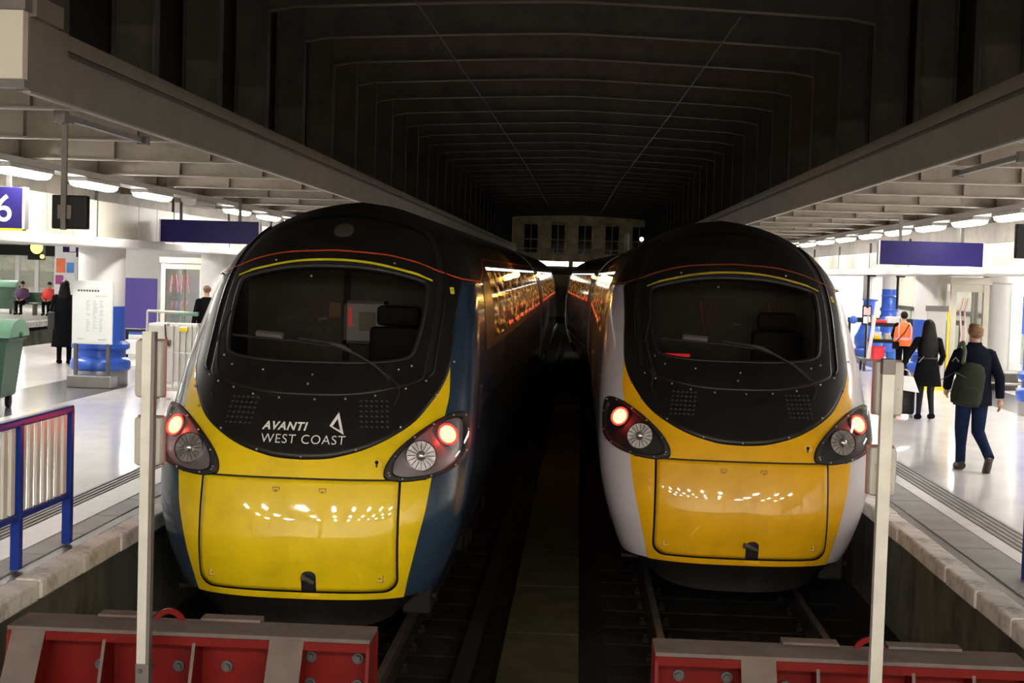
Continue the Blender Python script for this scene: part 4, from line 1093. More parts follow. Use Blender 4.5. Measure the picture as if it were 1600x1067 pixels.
def signal_post(x0, x1, label, boxes, top):
    xc = (x0 + x1) / 2
    t = thing('signal_post', label, 'post', (xc, 8.2, 0)); w = x1 - x0
    b = MB(); b.box(-w / 2, w / 2 - .018, -.03, -.024, .62, top); b.box(-w / 2, -w / 2 + .006, -.024, .03, .62, top); b.build('channel_face', 'galv', t)
    b = MB(); b.box(w / 2 - .022, w / 2, -.024, .034, .62, top - .002); b.build('channel_side', 'galvdark' if x0 < 0 else 'galv', t)
    b = MB(); b.box(-w / 2 - .004, w / 2 + .004, -.036, .04, .60, .92, bev=.003); b.build('post_socket', 'galvdark', t)
    b = MB()
    for z in (.88, .80, .72, .66): b.cyl((-.01, -.036, z), (-.01, -.05, z), .012, n=8)
    b.build('socket_bolts', 'bolt', t)
    b = MB(); b.box(-w / 2, w / 2, -.02, .40, .60, .66); b.build('bracket', 'galvdark', t)
    for bx0, bx1, z0, z1 in boxes:
        b = MB(); b.box(bx0 - xc, bx1 - xc, .045, .145, z0, z1, bev=.022); bo = b.build('detector_box', 'boxgrey', t, True)
        b = MB(); b.box(bx0 - xc - .003, bx1 - xc + .003, .135, .155, z0 - .003, z1 + .003, bev=.008); b.build('red_rim', 'seal', bo)
        b = MB(); b.cyl((bx0 - xc + .03, .043, z0 + .15), (bx0 - xc + .03, .05, z0 + .15), .003, n=6); b.cyl((bx1 - xc - .03, .043, z0 + .15), (bx1 - xc - .03, .05, z0 + .15), .003, n=6); b.build('box_screw', 'galvdark', bo)
        vs, fs = text_mesh('CE', .022)
        b = MB().add([(vx + bx0 - xc + .026 if x0 > 0 else vx + bx1 - xc - .06, .0435, vy + z0 + .165) for vx, vy, _ in vs], fs); b.build('ce_mark', 'inkdark', bo, fix=False)
        MB().box(-.02, .02, .02, .05, (z0 + z1) / 2 - .04, (z0 + z1) / 2 + .04).build('box_clamp', 'galvdark', t)
    if x0 > 0: MB().box(-w / 2 - .002, w / 2 + .002, -.034, .034, top - .085, top, bev=.003).build('post_cap', 'galvdark', t)
    return t
signal_post(-2.455, -2.385, 'grey steel post with two detector boxes in front of the blue train left side', [(-2.52, -2.365, 2.43, 2.76), (-2.52, -2.362, 2.04, 2.32)], 2.81)
signal_post(1.675, 1.742, 'grey steel post with two detector boxes in front of the white train right side', [(1.655, 1.81, 2.47, 2.775), (1.64, 1.79, 2.02, 2.295)], 2.79)

# ================================================================== RAILINGS
def railing(x, ys, label):
    t = thing('railing', label, 'railing', (x, ys[0], ZP))
    y0 = ys[0]
    for y in ys: MB().box(-.035, .035, y - y0 - .035, y - y0 + .035, 0, 1.07, bev=.006).build('post', 'rblue', t)
    MB().box(-.035, .035, ys[-1] - y0 - .035, .035, 1.04, 1.10, bev=.012).build('top_rail', 'rblue', t)
    MB().box(-.025, .025, ys[-1] - y0, 0, .36, .41, bev=.008).build('lower_rail', 'rblue', t)
    s0 = None
    for a, b_ in zip(ys[:-1], ys[1:]):
        n = 7; 
        for k in range(n):
            yy = a + (b_ - a) * (k + .75) / (n + .5) - y0
            if s0 is None: s0 = MB().box(-.012, .012, -.04, .04, .41, 1.04, bev=.006).build('slat', 'slat', t, loc=(0, yy, 0))
            else: c = s0.copy(); COL.objects.link(c); c.parent = t; c.location = (0, yy, 0)
    return t
railing(-4.02, (11.46, 10.40, 9.34, 8.28), 'blue framed railing with white slats on the left platform')
railing(3.52, (11.48, 10.42, 9.36), 'blue framed railing at the edge of the right platform')

# ================================================================== HANGING SIGNS AND SCREENS
def hanging_sign(label, x0, x1, y, z0, z1, ztop, txt=None, m='signblue', rods=2, base=None):
    t = thing('hanging_sign', label, 'sign', ((x0 + x1) / 2, y, z0)); w = (x1 - x0) / 2; h = z1 - z0
    MB().box(-w, w, -.07, .07, 0, h, bev=.01).build('sign_box', m, t)
    MB().box(w, w + .03, -.075, .075, -.005, h + .005).build('end_cap', 'signwhite', t); MB().box(-w - .03, -w, -.075, .075, -.005, h + .005).build('end_cap', 'signwhite', t)
    for i in range(rods):
        q = -w * .6 + 1.2 * w * i / max(1, rods - 1); MB().box(q - .03, q + .03, -.02, .02, h, ztop - z0).build('hanger', 'galvdark', t)
    if base: MB().box(-w, w, -.075, .075, -.03, 0).build('lower_strip', base, t)
    if txt:
        vs, fs = text_mesh(txt, .50, bold=.002); MB().add([(vx + w - .377, -.0745, vy + .09) for vx, vy, _ in vs], fs).build('numeral', 'signwhite', t, fix=False)
    return t
hanging_sign('dark blue hanging sign with a large white 6 at the left edge', -8.36, -7.30, 19.0, 3.59, 4.125, 4.98, '6', base='poleyellow')
hanging_sign('long blank blue hanging sign over the left platform beside the blue train', -8.25, -6.31, 28.6, 3.61, 4.05, 4.98)
hanging_sign('long blank blue hanging sign over the right platform', 5.50, 7.38, 27.6, 3.57, 4.01, 4.98)
def screen(label, x0, x1, y, z0, z1, px, ztop, pole_y=None):
    t = thing('monitor', label, 'screen', ((x0 + x1) / 2, y, z0)); w = (x1 - x0) / 2; h = z1 - z0
    MB().box(-w, w, 0, .10, 0, h, bev=.012).build('monitor_case', 'monitor', t)
    MB().box(px - (x0 + x1) / 2 - .022, px - (x0 + x1) / 2 + .022, -.05, -.01, -.01, ztop - z0).build('hanging_pole', 'galvdark', t)
    MB().box(px - (x0 + x1) / 2 - .06, px - (x0 + x1) / 2 + .06, -.02, .01, h * .3, h * .7).build('mount', 'galvdark', t)
    MB().box(px - (x0 + x1) / 2 - .06, px - (x0 + x1) / 2 + .06, -.09, .03, ztop - z0 - .06, ztop - z0).build('pole_bracket', 'galvdark', t)
    return t
screen('dark square monitor on a hanging pole near the 6 sign', -4.64, -4.33, 12.70, 3.47, 3.765, -4.52, 4.44)
screen('dark hanging monitor at the right edge above the right platform', 5.79, 6.4, 20, 3.60, 4.06, 6.1, 4.98)
# fascia light box facing the concourse, left
fx = thing('fascia_sign', 'blank cream fascia panel at the top left corner', 'sign', (-7.80, 11.15, 4.5))
MB().box(-3.4, 3.50, 0, .14, 0.01, .07).build('lower_frame', 'galvdark', fx); MB().box(-3.4, 3.50, 0, .14, .60, .70).build('upper_frame', 'galvdark', fx)
q = MB().box(.0, 1.36, .01, .12, .072, .598, bev=.005).build('cream_panel', 'cream', fx, loc=(2.12, 0, 0)); repeat(q, fx, [(-1.38 * k, 0, 0) for k in range(1, 4)])

# ================================================================== LEFT PLATFORM FURNITURE
ib = thing('information_board', 'white poster information board on two legs beside the blue column base', 'board', (-8.62, 25.7, ZP))
MB().box(-.36, .36, -.03, .03, .77, 1.89, bev=.008).build('board_frame', 'signwhite', ib)
pp = MB().box(-.325, .325, -.036, -.03, .81, 1.85).build('poster', 'paper', ib)
bm_ = MB(); 
for i in range(8): bm_.box(-.26 + i * .05, -.225 + i * .05, -.0385, -.036, 1.70, 1.735)
bm_.build('heading_print', 'inkdark', pp)
bm_ = MB(); bm_.box(-.26, -.14, -.0385, -.036, .855, .87); bm_.box(.12, .26, -.0385, -.036, .845, .865)
for cx in (-.10, .02, .14):
    for k in range(20): 
        if random.random() < .85: bm_.box(cx, cx + random.uniform(.03, .08), -.0385, -.036, 1.0 + k * .028, 1.009 + k * .028)
tag(bm_.build('timetable_print', 'ink', pp), kind='stuff')
MB().box(.06, .27, -.0382, -.036, 1.62, 1.63).build('pink_rule', 'inkpink', pp)
for sx in (-.29, .29): MB().box(sx - .03, sx + .03, -.03, .03, .2, .78).build('leg', 'galvdark', ib)
MB().box(-.40, .40, -.16, .22, 0, .22, bev=.02).build('base_block', 'stainless', ib)

def wheelie_bin(loc, label, rz=0):
    t = thing('wheelie_bin', label, 'bin', loc, rz)
    w0, w1, d0, d1 = .50, .60, .42, .50
    v = [(-w0, -d0, .20), (w0, -d0, .20), (w0, d0, .20), (-w0, d0, .20), (-w1, -d1, 1.08), (w1, -d1, 1.08), (w1, d1, 1.08), (-w1, d1, 1.08)]
    b = MB().add(v, [(0, 1, 2, 3), (4, 7, 6, 5), (0, 4, 5, 1), (1, 5, 6, 2), (2, 6, 7, 3), (3, 7, 4, 0)]); b.box(-.63, .63, -.53, .53, 1.03, 1.09, bev=.015)
    b.build('bin_body', 'green', t)
    prof = [(-.56, 1.09)] + [(-.56 * math.cos(PI * i / 12), 1.09 + .26 * math.sin(PI * i / 12)) for i in range(1, 12)] + [(.56, 1.09)]
    b = MB(); b.prism(prof, -.66, .66, 'x'); b.build('lid', 'greenlid', t, True)
    for sx in (-1, 1):
        MB().cyl((sx * .63, 0, 1.12), (sx * .70, 0, 1.12), .04).build('lid_pivot', 'green', t)
        for sy in (-.33, .33):
            b = MB(); b.cyl((sx * .42 - .03, sy, .1), (sx * .42 + .03, sy, .1), .10, n=20); w = b.build('wheel', 'rubber', t, True)
            MB().box(sx * .42 - .04, sx * .42 + .04, sy - .05, sy + .05, .1, .21).build('caster_fork', 'galvdark', t)
    return t
wheelie_bin((-8.95, 21.4, ZP), 'large green wheeled bin with domed lid cut by the left edge', .12)
wheelie_bin((-23.4, 58.7, ZP), 'green wheeled bin on the far platform across the tracks', .1)

pu = thing('hoarding_panel', 'plain purple panel standing between the blue column and the shelter', 'panel', (-11.2, 37, ZP))
MB().box(-.43, .43, 0, .06, .45, 1.84).build('panel_sheet', 'purple', pu); MB().box(-.43, .43, -.005, .065, .40, .45).build('blue_edge', 'bucketblue', pu)
for sx in (-.36, .36): MB().box(sx - .03, sx + .03, 0, .06, 0, .4).build('leg', 'galvdark', pu); MB().box(sx - .04, sx + .04, -.25, .3, 0, .04).build('foot', 'galvdark', pu)
bn = thing('bench', 'low white bench box at the foot of the purple panel', 'bench', (-10.2, 34.2, ZP))
MB().box(-.55, .55, -.2, .2, .08, .42, bev=.02).build('bench_body', 'whitepaint', bn); MB().box(-.6, .6, -.22, .22, .62, .68, bev=.01).build('armrest_rail', 'monitor', bn)
for sx in (-.45, .45): MB().box(sx - .03, sx + .03, -.05, .05, 0, .62).build('leg', 'monitor', bn)

def shelter(label, x0, x1, y, zt, paint=True, depth=2.0):
    t = thing('glazed_shelter', label, 'shelter', ((x0 + x1) / 2, y, ZP)); w = (x1 - x0) / 2; h = zt - ZP
    for sx in (-w, w):
        for yy in (0, depth): MB().box(sx - .06, sx + .06, yy - .06, yy + .06, 0, h).build('post', 'cream', t)
    MB().box(-w - .1, w + .1, -.1, depth + .1, h, h + .16, bev=.01).build('roof_slab', 'cream', t)
    MB().box(-w, w, -.04, .04, h - .16, h).build('top_rail', 'cream', t); MB().box(-w, w, -.04, .04, 0, .14).build('bottom_rail', 'cream', t)
    pn = MB().box(-w + .06, w - .06, -.01, .01, .14, h - .16).build('pane', 'pane', t)
    for sx in (-w, w): MB().box(sx - .01, sx + .01, .06, depth - .06, .14, h - .16).build('pane', 'pane', t)
    MB().box(-w + .06, w - .06, depth - .01, depth + .01, .14, h - .16).build('pane', 'pane', t)
    if paint:   # brushed letters on the glass
        b = MB()
        for cx in (-.24, .06):
            b.tube([(cx - .10, -.02, 1.45), (cx - .05, -.02, 1.92), (cx, -.02, 1.55), (cx + .06, -.02, 1.95), (cx + .12, -.02, 1.45)], .022, 5)
            b.tube([(cx - .08, -.02, .85), (cx - .04, -.02, 1.2), (cx + .04, -.02, .95), (cx + .10, -.02, 1.2)], .018, 5)
        b.build('painted_strokes', 'pink', pn)
    else:
        b = MB()
        for cx in (-.20, -.10): b.tube([(cx, -.02, .8), (cx + .05, -.02, 1.2), (cx, -.02, 1.7), (cx + .07, -.02, 2.0)], .02, 5)
        b.build('painted_strokes', 'inkpink', pn)
    return t
shelter('cream framed glass shelter with pink brush strokes on its pane', -11.45, -10.38, 40, 3.2)
shelter('cream framed glass shelter with smeared pane beside the white clad pillar', 8.14, 8.84, 32.6, 3.25, False, .9)

tr = thing('cage_trolley', 'grey metal cage trolley with green handle behind the left post', 'trolley', (-6.62, 24.0, ZP))
for sx in (-.42, .42):
    for sy in (-.3, .3):
        MB().cyl((sx, sy, .08), (sx, sy, 1.46 if sx < 0 else 1.28), .022).build('upright', 'galv', tr)
        MB().cyl((sx - .03, sy, .09), (sx + .03, sy, .09), .09, n=16).build('caster', 'rubber', tr, True)
MB().cyl((-.42, -.3, 1.46), (.42, -.3, 1.44), .022).build('top_bar', 'galv', tr)
MB().cyl((0, -.3, 1.43), (.42, -.3, 1.43), .034).build('green_handle', 'greenlid', tr)
MB().box(-.40, .40, -.31, -.29, .32, .78).build('lower_panel', 'lampcase', tr); MB().box(-.40, .40, -.32, -.30, .80, 1.22).build('upper_panel', 'galv', tr)
MB().box(-.43, .43, -.31, .31, .16, .22).build('deck', 'galv', tr)
MB().box(-.40, -.10, -.30, .2, 1.20, 1.26).build('white_shelf', 'whitepaint', tr); MB().box(-.05, .4, -.30, .2, 1.22, 1.26).build('white_shelf', 'whitepaint', tr)
for k in range(4): MB().cyl((.02 + k * .1, -.335, .22), (.02 + k * .1, -.335, 1.24), .010, n=6).build('cage_bar', 'galv', tr)
MB().box(.12, .26, -.35, -.32, 1.14, 1.22, bev=.01).build('yellow_label', 'poleyellow', tr)
MB().tube([(-.12, -.33, 1.25), (-.10, -.36, 1.05), (-.05, -.34, .9)], .012, 6).build('strap', 'rubber', tr)
MB().box(-.2, -.02, -.34, -.325, .9, 1.0).build('label_holder', 'galvdark', tr)

# far platform across the tracks
ad = thing('poster_panel', 'white poster panel with orange and blue squares on the far platform', 'panel', (-19.9, 56, ZP))
MB().box(-.40, .40, 0, .12, .75, 3.0, bev=.01).build('panel_case', 'signwhite', ad)
MB().box(-.34, .02, -.01, 0, 1.75, 2.3).build('orange_square', 'orangeposter', ad); MB().box(.07, .36, -.01, 0, 1.75, 2.15).build('blue_square', 'blueposter', ad); MB().box(-.36, -.05, -.01, 0, 1.3, 1.65).build('plum_square', 'plumposter', ad)
MB().box(-.3, .40, -.01, .12, .70, .80).build('blue_foot', 'blueposter', ad); MB().box(-.1, .1, .02, .1, 0, .75).build('stand', 'galvdark', ad)
ys_ = thing('hanging_display', 'bright yellow lit display hanging over the far platform', 'screen', (-17.2, 46, 3.62))
MB().box(-.35, .15, 0, .2, -.45, .2).build('display_case', 'monitor', ys_); MB().cyl((-.06, -.01, -.06), (-.06, .0, -.06), .20, n=24).build('lit_disc', 'yscreen', ys_); MB().cyl((.12, -.012, -.34), (.12, 0, -.34), .07, n=16).build('small_disc', 'yscreen', ys_)
MB().box(-.12, -.08, .05, .1, .2, .63).build('hanger', 'galvdark', ys_)
hanging_sign('small blue hanging sign with a white square over the far platform', -16.4, -15.75, 46, 3.44, 3.67, 4.25)
MB().box(-16.17, -15.98, 45.90, 45.93, 3.46, 3.64).build('white_square', 'signwhite', [o for o in bpy.data.objects if o.get('label', '').startswith('small blue hanging')][0]).matrix_parent_inverse = Matrix.Translation((16.075, -46, -3.44))
fbn = thing('bench', 'dark green slatted bench with seated people on the far platform', 'bench', (-21.5, 58, ZP))
MB().box(-1.3, 1.3, -.22, .22, .42, .47).build('seat', 'green', fbn); MB().box(-1.3, 1.3, .2, .25, .5, .9).build('backrest', 'green', fbn)
for x in (-1.1, -.3, .5, 1.15): MB().box(x - .03, x + .03, -.2, .2, 0, .42).build('leg', 'galvdark', fbn)
fw = struct(empty('wall_far'))
p = MB().box(-30.9, -30.75, .05, 2.95, ZP, 3.7).build('wall_panel', 'greywall', fw, loc=(0, 30, 0)); repeat(p, fw, [(0, 3 * k, 0) for k in range(1, 20)])
p = MB().box(-30.75, -30.6, -.08, .08, ZP, 4.2).build('wall_pier', 'galvdark', fw, loc=(0, 30, 0)); repeat(p, fw, [(0, 6 * k, 0) for k in range(1, 10)])
struct(MB().box(-31, -22.3, 70, 70.2, ZP, 4.25).build('wall_end', 'greywall')); struct(MB().box(-22.3, -8.9, 66, 66.2, -.22, 4.25).build('wall_end', 'whitepaint')); struct(MB().box(8.3, 13.2, 62, 62.2, ZP, 4.0).build('wall_end', 'whitepaint'))
struct(MB().box(-30.6, -30.4, 30, 90, 3.7, 4.2).build('trim_1', 'monitor'))
struct(MB().box(-30.9, -22.3, 69.8, 70, 3.35, 3.85).build('trim_2', 'monitor'))
q = struct(empty('wall_end')); pq = MB().box(-.10, .10, 69.85, 70, ZP, 3.35).build('wall_pier', 'whitepaint', q, loc=(-30, 0, 0)); repeat(pq, q, [(.95 * i, 0, 0) for i in range(1, 9)])
pq = MB().box(-.36, .36, 69.9, 70, ZP + .9, 2.6).build('wall_panel', 'shutter', q, loc=(-29.52, 0, 0)); repeat(pq, q, [(.95 * i, 0, 0) for i in range(1, 8)])

# ================================================================== RIGHT PLATFORM FURNITURE
ds = thing('display_stand', 'grey display board with yellow edge pole leaning on the white and blue column', 'board', (7.71, 32.2, ZP))
MB().box(-.21, .20, 0, .05, .25, 1.78, bev=.01).build('board_sheet', 'lampgrey' if False else 'lampcase', ds); MB().box(-.24, .24, -.01, .06, 1.70, 1.82).build('top_bracket', 'galvdark', ds)
MB().cyl((.25, .02, 0), (.25, .02, 1.74), .03).build('yellow_pole', 'poleyellow', ds); MB().box(-.24, .26, -.1, .2, 0, .10).build('foot', 'poleyellow', ds); MB().box(-.21, .20, .01, .05, .1, .25).build('board_skirt', 'lampcase', ds)
wc = struct(empty('column', (9.38, 33.2, 0)))
MB().lathe([(.42, 1.385), (.42, 4.0)], n=36).build('column_shaft', 'whitepaint', wc, True)
b = MB(); b.lathe([(.425, 3.28), (.43, 3.3), (.425, 3.32)], n=36); b.box(.05, .06, -.43, -.42, 1.36, 3.3); b.build('cladding_joint', 'lampcase', wc)
rs = thing('ring_seat', 'round two-tier stainless ring seat around the white clad pillar', 'seat', (9.38, 33.2, ZP))
MB().lathe([(.30, .37), (.56, .37), (.58, .40), (.56, .43), (.30, .43)], n=36).build('upper_ring', 'stainless', rs, True)
MB().lathe([(.40, .05), (.40, .37)], n=30).build('drum', 'galvdark', rs, True)
MB().lathe([(.30, .12), (.56, .12), (.58, .15), (.56, .18), (.30, .18)], n=36).build('lower_ring', 'stainless', rs, True)
MB().lathe([(.36, 0), (.36, .12)], n=30).build('foot_drum', 'galvdark', rs, True)
bp_ = thing('poster_panel', 'plain blue poster panel on the right platform behind the white pillar', 'panel', (10.9, 36, 0))
MB().box(-.55, .75, 0, .08, 2.1, 3.0).build('blue_sheet', 'bluepaint', bp_)
for sx in (-.5, .7): MB().box(sx - .03, sx + .03, .02, .08, ZP, 2.1).build('leg', 'galvdark', bp_)

# old cast columns with flared blue feet
def cast_column(x, y, top, prof, shaft):
    root = struct(empty('column', (x, y, 0)))
    MB().lathe(prof, n=32).build('column_base', 'bluepaint', root, True); MB().lathe([(shaft, top), (shaft, 4.0)], n=28).build('column_shaft', 'whitepaint', root, True)
    MB().lathe([(prof[0][0] + .06, ZP), (prof[0][0] + .06, ZP + .1)], n=28).build('column_plinth', 'stainless', root)
    return root
cast_column(8.62, 44.3, 2.75, [(.38, ZP), (.42, 1.05), (.42, 1.25), (.36, 1.32), (.42, 1.4), (.42, 1.62), (.34, 1.75), (.24, 2.0), (.20, 2.3), (.20, 2.68), (.26, 2.75)], .22)
cast_column(9.75, 47.0, 3.05, [(.40, ZP), (.42, 1.3), (.27, 1.7), (.25, 2.1), (.29, 2.14), (.29, 2.2), (.25, 2.26), (.25, 2.34), (.29, 2.38), (.29, 2.44), (.24, 2.5), (.24, 2.8), (.28, 2.82), (.24, 2.86), (.24, 3.05)], .235)
fb2 = thing('fire_point', 'small framed notice board on the flared blue column', 'notice', (8.35, 43.3, ZP))
MB().box(-.13, .13, 0, .05, 1.05, 1.62).build('notice_frame', 'monitor', fb2); MB().box(-.10, .10, -.01, 0, 1.34, 1.58).build('notice_sheet', 'inkpink', fb2); MB().box(-.10, .10, -.01, 0, 1.1, 1.3).build('notice_sheet', 'paper', fb2); MB().box(-.03, .03, .0, .05, 0, 1.05).build('stand', 'monitor', fb2)
br = thing('railing', 'dark horizontal rail with blue ball ends behind the cart', 'railing', (8.6, 43.5, ZP))
MB().box(-.75, 2.6, 0, .08, 1.12, 1.26).build('rail_bar', 'monitor', br)
for x in (-.6, .28): MB().ball((x, 0, 1.19), .12, 12, 8).build('ball_end', 'bluepaint', br, True)
for x in (-.7, 2.5): MB().box(x - .03, x + .03, 0, .08, 0, 1.12).build('post', 'monitor', br)
for i, x in enumerate((7.72, 8.50)):
    pc = MB(); pc.tube([(x, 40.0, 2.55), (x, 40.0, 3.3), (x, 40.0, 3.44)], .035, 8); pc.box(x - .05, x + .18, 39.96, 40.04, 3.40, 3.44)
    tag(pc.build('cable_duct', 'monitor'), ('black cable duct dropping from the bulkhead, nearer the white train' if i == 0 else 'black cable duct dropping from the bulkhead, nearer the orange vest'), 'duct')

ct = thing('supply_cart', 'grey shelved supply cart with buckets next to the worker in orange', 'cart', (7.85, 38.6, ZP))
MB().box(-.55, .55, -.3, .3, .26, .32, bev=.01).build('deck', 'galvdark', ct)
for z in (.74, 1.16): MB().box(-.32, .42, -.28, .28, z, z + .09).build('shelf', 'monitor', ct)
for sx in (-.32, .42):
    for sy in (-.27, .27): MB().cyl((sx, sy, .3), (sx, sy, 1.45), .018, n=8).build('upright', 'galv', ct)
for sx in (-.48, .48):
    for sy in (-.24, .24): MB().cyl((sx - .02, sy, .10), (sx + .02, sy, .10), .10, n=14).build('wheel', 'rubber', ct, True); MB().box(sx - .03, sx + .03, sy - .03, sy + .03, .1, .27).build('caster_fork', 'galvdark', ct)
ld_ = MB(); ld_.tube([(7.42, 38.2, 1.28), (7.60, 38.2, 2.75)], .03, 6); ld_.tube([(7.46, 38.25, 1.28), (7.64, 38.25, 2.75)], .03, 6)
tag(ld_.build('mop_pole', 'whitepaint'), 'white pole leaning on the left side of the supply cart', 'pole')
def bucket(x, y, z, r, h, m, label):
    b = MB(); b.lathe([(r * .8, 0), (r, h), (r * 1.06, h), (r * 1.06, h * .96)], n=20); o = b.build('bucket', m, smooth=True, loc=(x, y, z)); tag(o, label, 'bucket'); return o
bucket(7.70, 38.35, ZP + .32, .19, .33, 'bucketred', 'red bucket on the deck of the supply cart')
bucket(8.05, 38.35, ZP + .32, .14, .20, 'bucketblue', 'blue bucket on the deck of the supply cart')
def carton(x0, x1, y0, y1, z0, z1, m, label):
    o = MB().box(x0, x1, y0, y1, z0, z1, bev=.01).build('carton', m); tag(o, label, 'box'); return o
carton(7.58, 7.80, 38.4, 38.7, ZP + .832, ZP + 1.02, 'whitepaint', 'white carton on the middle shelf of the supply cart, left')
carton(7.62, 7.76, 38.34, 38.395, ZP + .832, ZP + .93, 'poleyellow', 'small yellow packet on the middle shelf of the supply cart')
carton(7.90, 8.16, 38.4, 38.7, ZP + .832, ZP + .98, 'cream', 'cream carton on the middle shelf of the supply cart, right')
carton(7.56, 7.92, 38.4, 38.7, ZP + 1.252, ZP + 1.33, 'bucketred', 'flat red tray on the top shelf of the supply cart')
carton(7.95, 8.25, 38.4, 38.7, ZP + 1.252, ZP + 1.42, 'whitepaint', 'white carton on the top shelf of the supply cart')

# ================================================================== PEOPLE
def skin_mesh(nodes, edges):
    me = bpy.data.meshes.new('skin'); me.from_pydata([n[0] for n in nodes], edges, []); o = bpy.data.objects.new('skin', me); COL.objects.link(o)
    md = o.modifiers.new('skin', 'SKIN'); md.use_smooth_shade = True
    sv = me.skin_vertices[0].data
    for i, n in enumerate(nodes):
        r = n[1]; sv[i].radius = r if isinstance(r, tuple) else (r, r); sv[i].use_root = (i == 0)
    ss = o.modifiers.new('sub', 'SUBSURF'); ss.levels = 1; ss.render_levels = 1
    dg = bpy.context.evaluated_depsgraph_get(); m2 = bpy.data.meshes.new_from_object(o.evaluated_get(dg))
    vs = [v.co[:] for v in m2.vertices]; fs = [tuple(p.vertices) for p in m2.polygons]
    bpy.data.objects.remove(o); bpy.data.meshes.remove(me); bpy.data.meshes.remove(m2)
    return vs, fs
def loft(b, rings, n=24, caps=True):
    v = []; f = []
    for z, cx, cy, rx, ry in rings:
        for i in range(n): t = 2 * PI * i / n; v.append((cx + rx * math.cos(t), cy + ry * math.sin(t), z))
    for q in range(len(rings) - 1):
        for i in range(n): j = (i + 1) % n; f.append((q * n + i, q * n + j, (q + 1) * n + j, (q + 1) * n + i))
    if caps: f += [tuple(range(n - 1, -1, -1)), tuple(range((len(rings) - 1) * n, len(rings) * n))]
    return b.add(v, f)
def hand(b, wrist, d, side, curl=.5):
    # palm and five fingers; d = direction the hand points in
    w = Vector(wrist); d = Vector(d).normalized(); a = Vector((side, 0, 0)); a = (a - d * a.dot(d)).normalized(); c = d.cross(a)
    b.tube([w, w + d * .04, w + d * .085], [.024, .036, .032], 8)
    for k, (o, L_) in enumerate(((-.027, .062), (-.009, .074), (.009, .070), (.026, .054))):
        p = w + d * .08 + c * o; q = p + d * L_ * .5 - a * .006; r = q + (d * (1 - curl) - a * curl).normalized() * L_ * .5
        b.tube([p, q, r], [.0095, .009, .007], 6)
    p = w + d * .035 - c * .03; b.tube([p, p + (d * .6 - c * .8).normalized() * .035, p + (d * .9 - c * .5).normalized() * .065], [.011, .010, .008], 6)
def person(name_label, loc, rz=0, h=1.78, feet=((-.10, .0, 0), (.10, .0, 0)), knees=None, hands=((-.30, .0, .88), (.30, .0, .88)), elbows=((-.27, -.06, 1.14), (.27, -.06, 1.14)), skinny=1.0, seated=False):
    k = h / 1.78; t = thing('person', name_label, 'person', loc, rz)
    hipz = .92 if not seated else .50
    dz = 0 if not seated else -.42
    N = []; E = []
    def add(p, r, parent=None):
        N.append((tuple(Vector(p) * k), tuple(x * k for x in r) if isinstance(r, tuple) else r * k)); i = len(N) - 1
        if parent is not None: E.append((parent, i))
        return i
    pel = add((0, 0, .97 + dz), (.14 * skinny, .10)); wa = add((0, 0, 1.12 + dz), (.125 * skinny, .09), pel); ch = add((0, .0, 1.32 + dz), (.155 * skinny, .105), wa); up = add((0, 0, 1.44 + dz), (.12 * skinny, .085), ch)
    nk = add((0, .0, 1.53 + dz), .052, up); jaw = add((0, .02, 1.60 + dz), (.066, .075), nk); cr = add((0, .005, 1.69 + dz), (.078, .093), jaw); tp = add((0, 0, 1.75 + dz), (.055, .065), cr)
    nose = add((0, .115, 1.635 + dz), .014, jaw)
    for s in (-1, 1): add((s * .082, -.005, 1.655 + dz), (.012, .02), cr)
    W_ = []
    for i, s in enumerate((-1, 1)):
        hp = add((s * .095, 0, .90 + dz), .088, pel)
        ft = Vector(feet[i]); kn = Vector(knees[i]) if knees else Vector((s * .10 + (ft.x - s * .1) * .5, ft.y * .5 + .03, .49))
        kk = add(kn, .058, hp); an = add((ft.x, ft.y, ft.z + .09), .038, kk); add((ft.x, ft.y + .11, ft.z + .04), .034, an)
        sh = add((s * .175 * skinny, 0, 1.405 + dz), .055, up); el = add((elbows[i][0], elbows[i][1], elbows[i][2] + dz), .042, sh); wr = add((hands[i][0], hands[i][1], hands[i][2] + dz), .028, el); W_.append((el, wr, s))
    vs, fs = skin_mesh(N, E)
    b = MB().add(vs, fs)
    for el, wr, s in W_:
        d = Vector(N[wr][0]) - Vector(N[el][0]); hand(b, N[wr][0], d, s)
    body = b.build('body', 'skin', t, 'all', fix=False)
    for s in (-1, 1): MB().ball((s * .032 * k, .088 * k, (1.665 + dz) * k), .012 * k, 8, 6).build('eye', 'signwhite', body, True)
    m = MB(); m.box(-.024 * k, .024 * k, .085 * k, .094 * k, (1.588 + dz) * k, (1.598 + dz) * k); m.build('mouth', 'seal', body)
    t['_n'] = 0; del t['_n']
    return t, k, dz, feet, knees, elbows, hands
def sleeve_tubes(t, k, dz, elbows, hands, m, name='sleeves', r=(.078, .072, .062, .052)):
    for i, s in enumerate((-1, 1)):
        sh = Vector((s * .175, 0, 1.435 + dz)); e = Vector(elbows[i]) + Vector((0, 0, dz)); h = Vector(hands[i]) + Vector((0, 0, dz))
        b = MB(); b.ball((sh + Vector((0, 0, -.03))) * k, (.083 * k if r[0] > .07 else .07 * k), 14, 10); b.tube([sh * k, (sh * .45 + e * .55) * k, e * k, (e * .1 + h * .9) * k], [q * k for q in r], 14); b.build('sleeve', m, t, True)
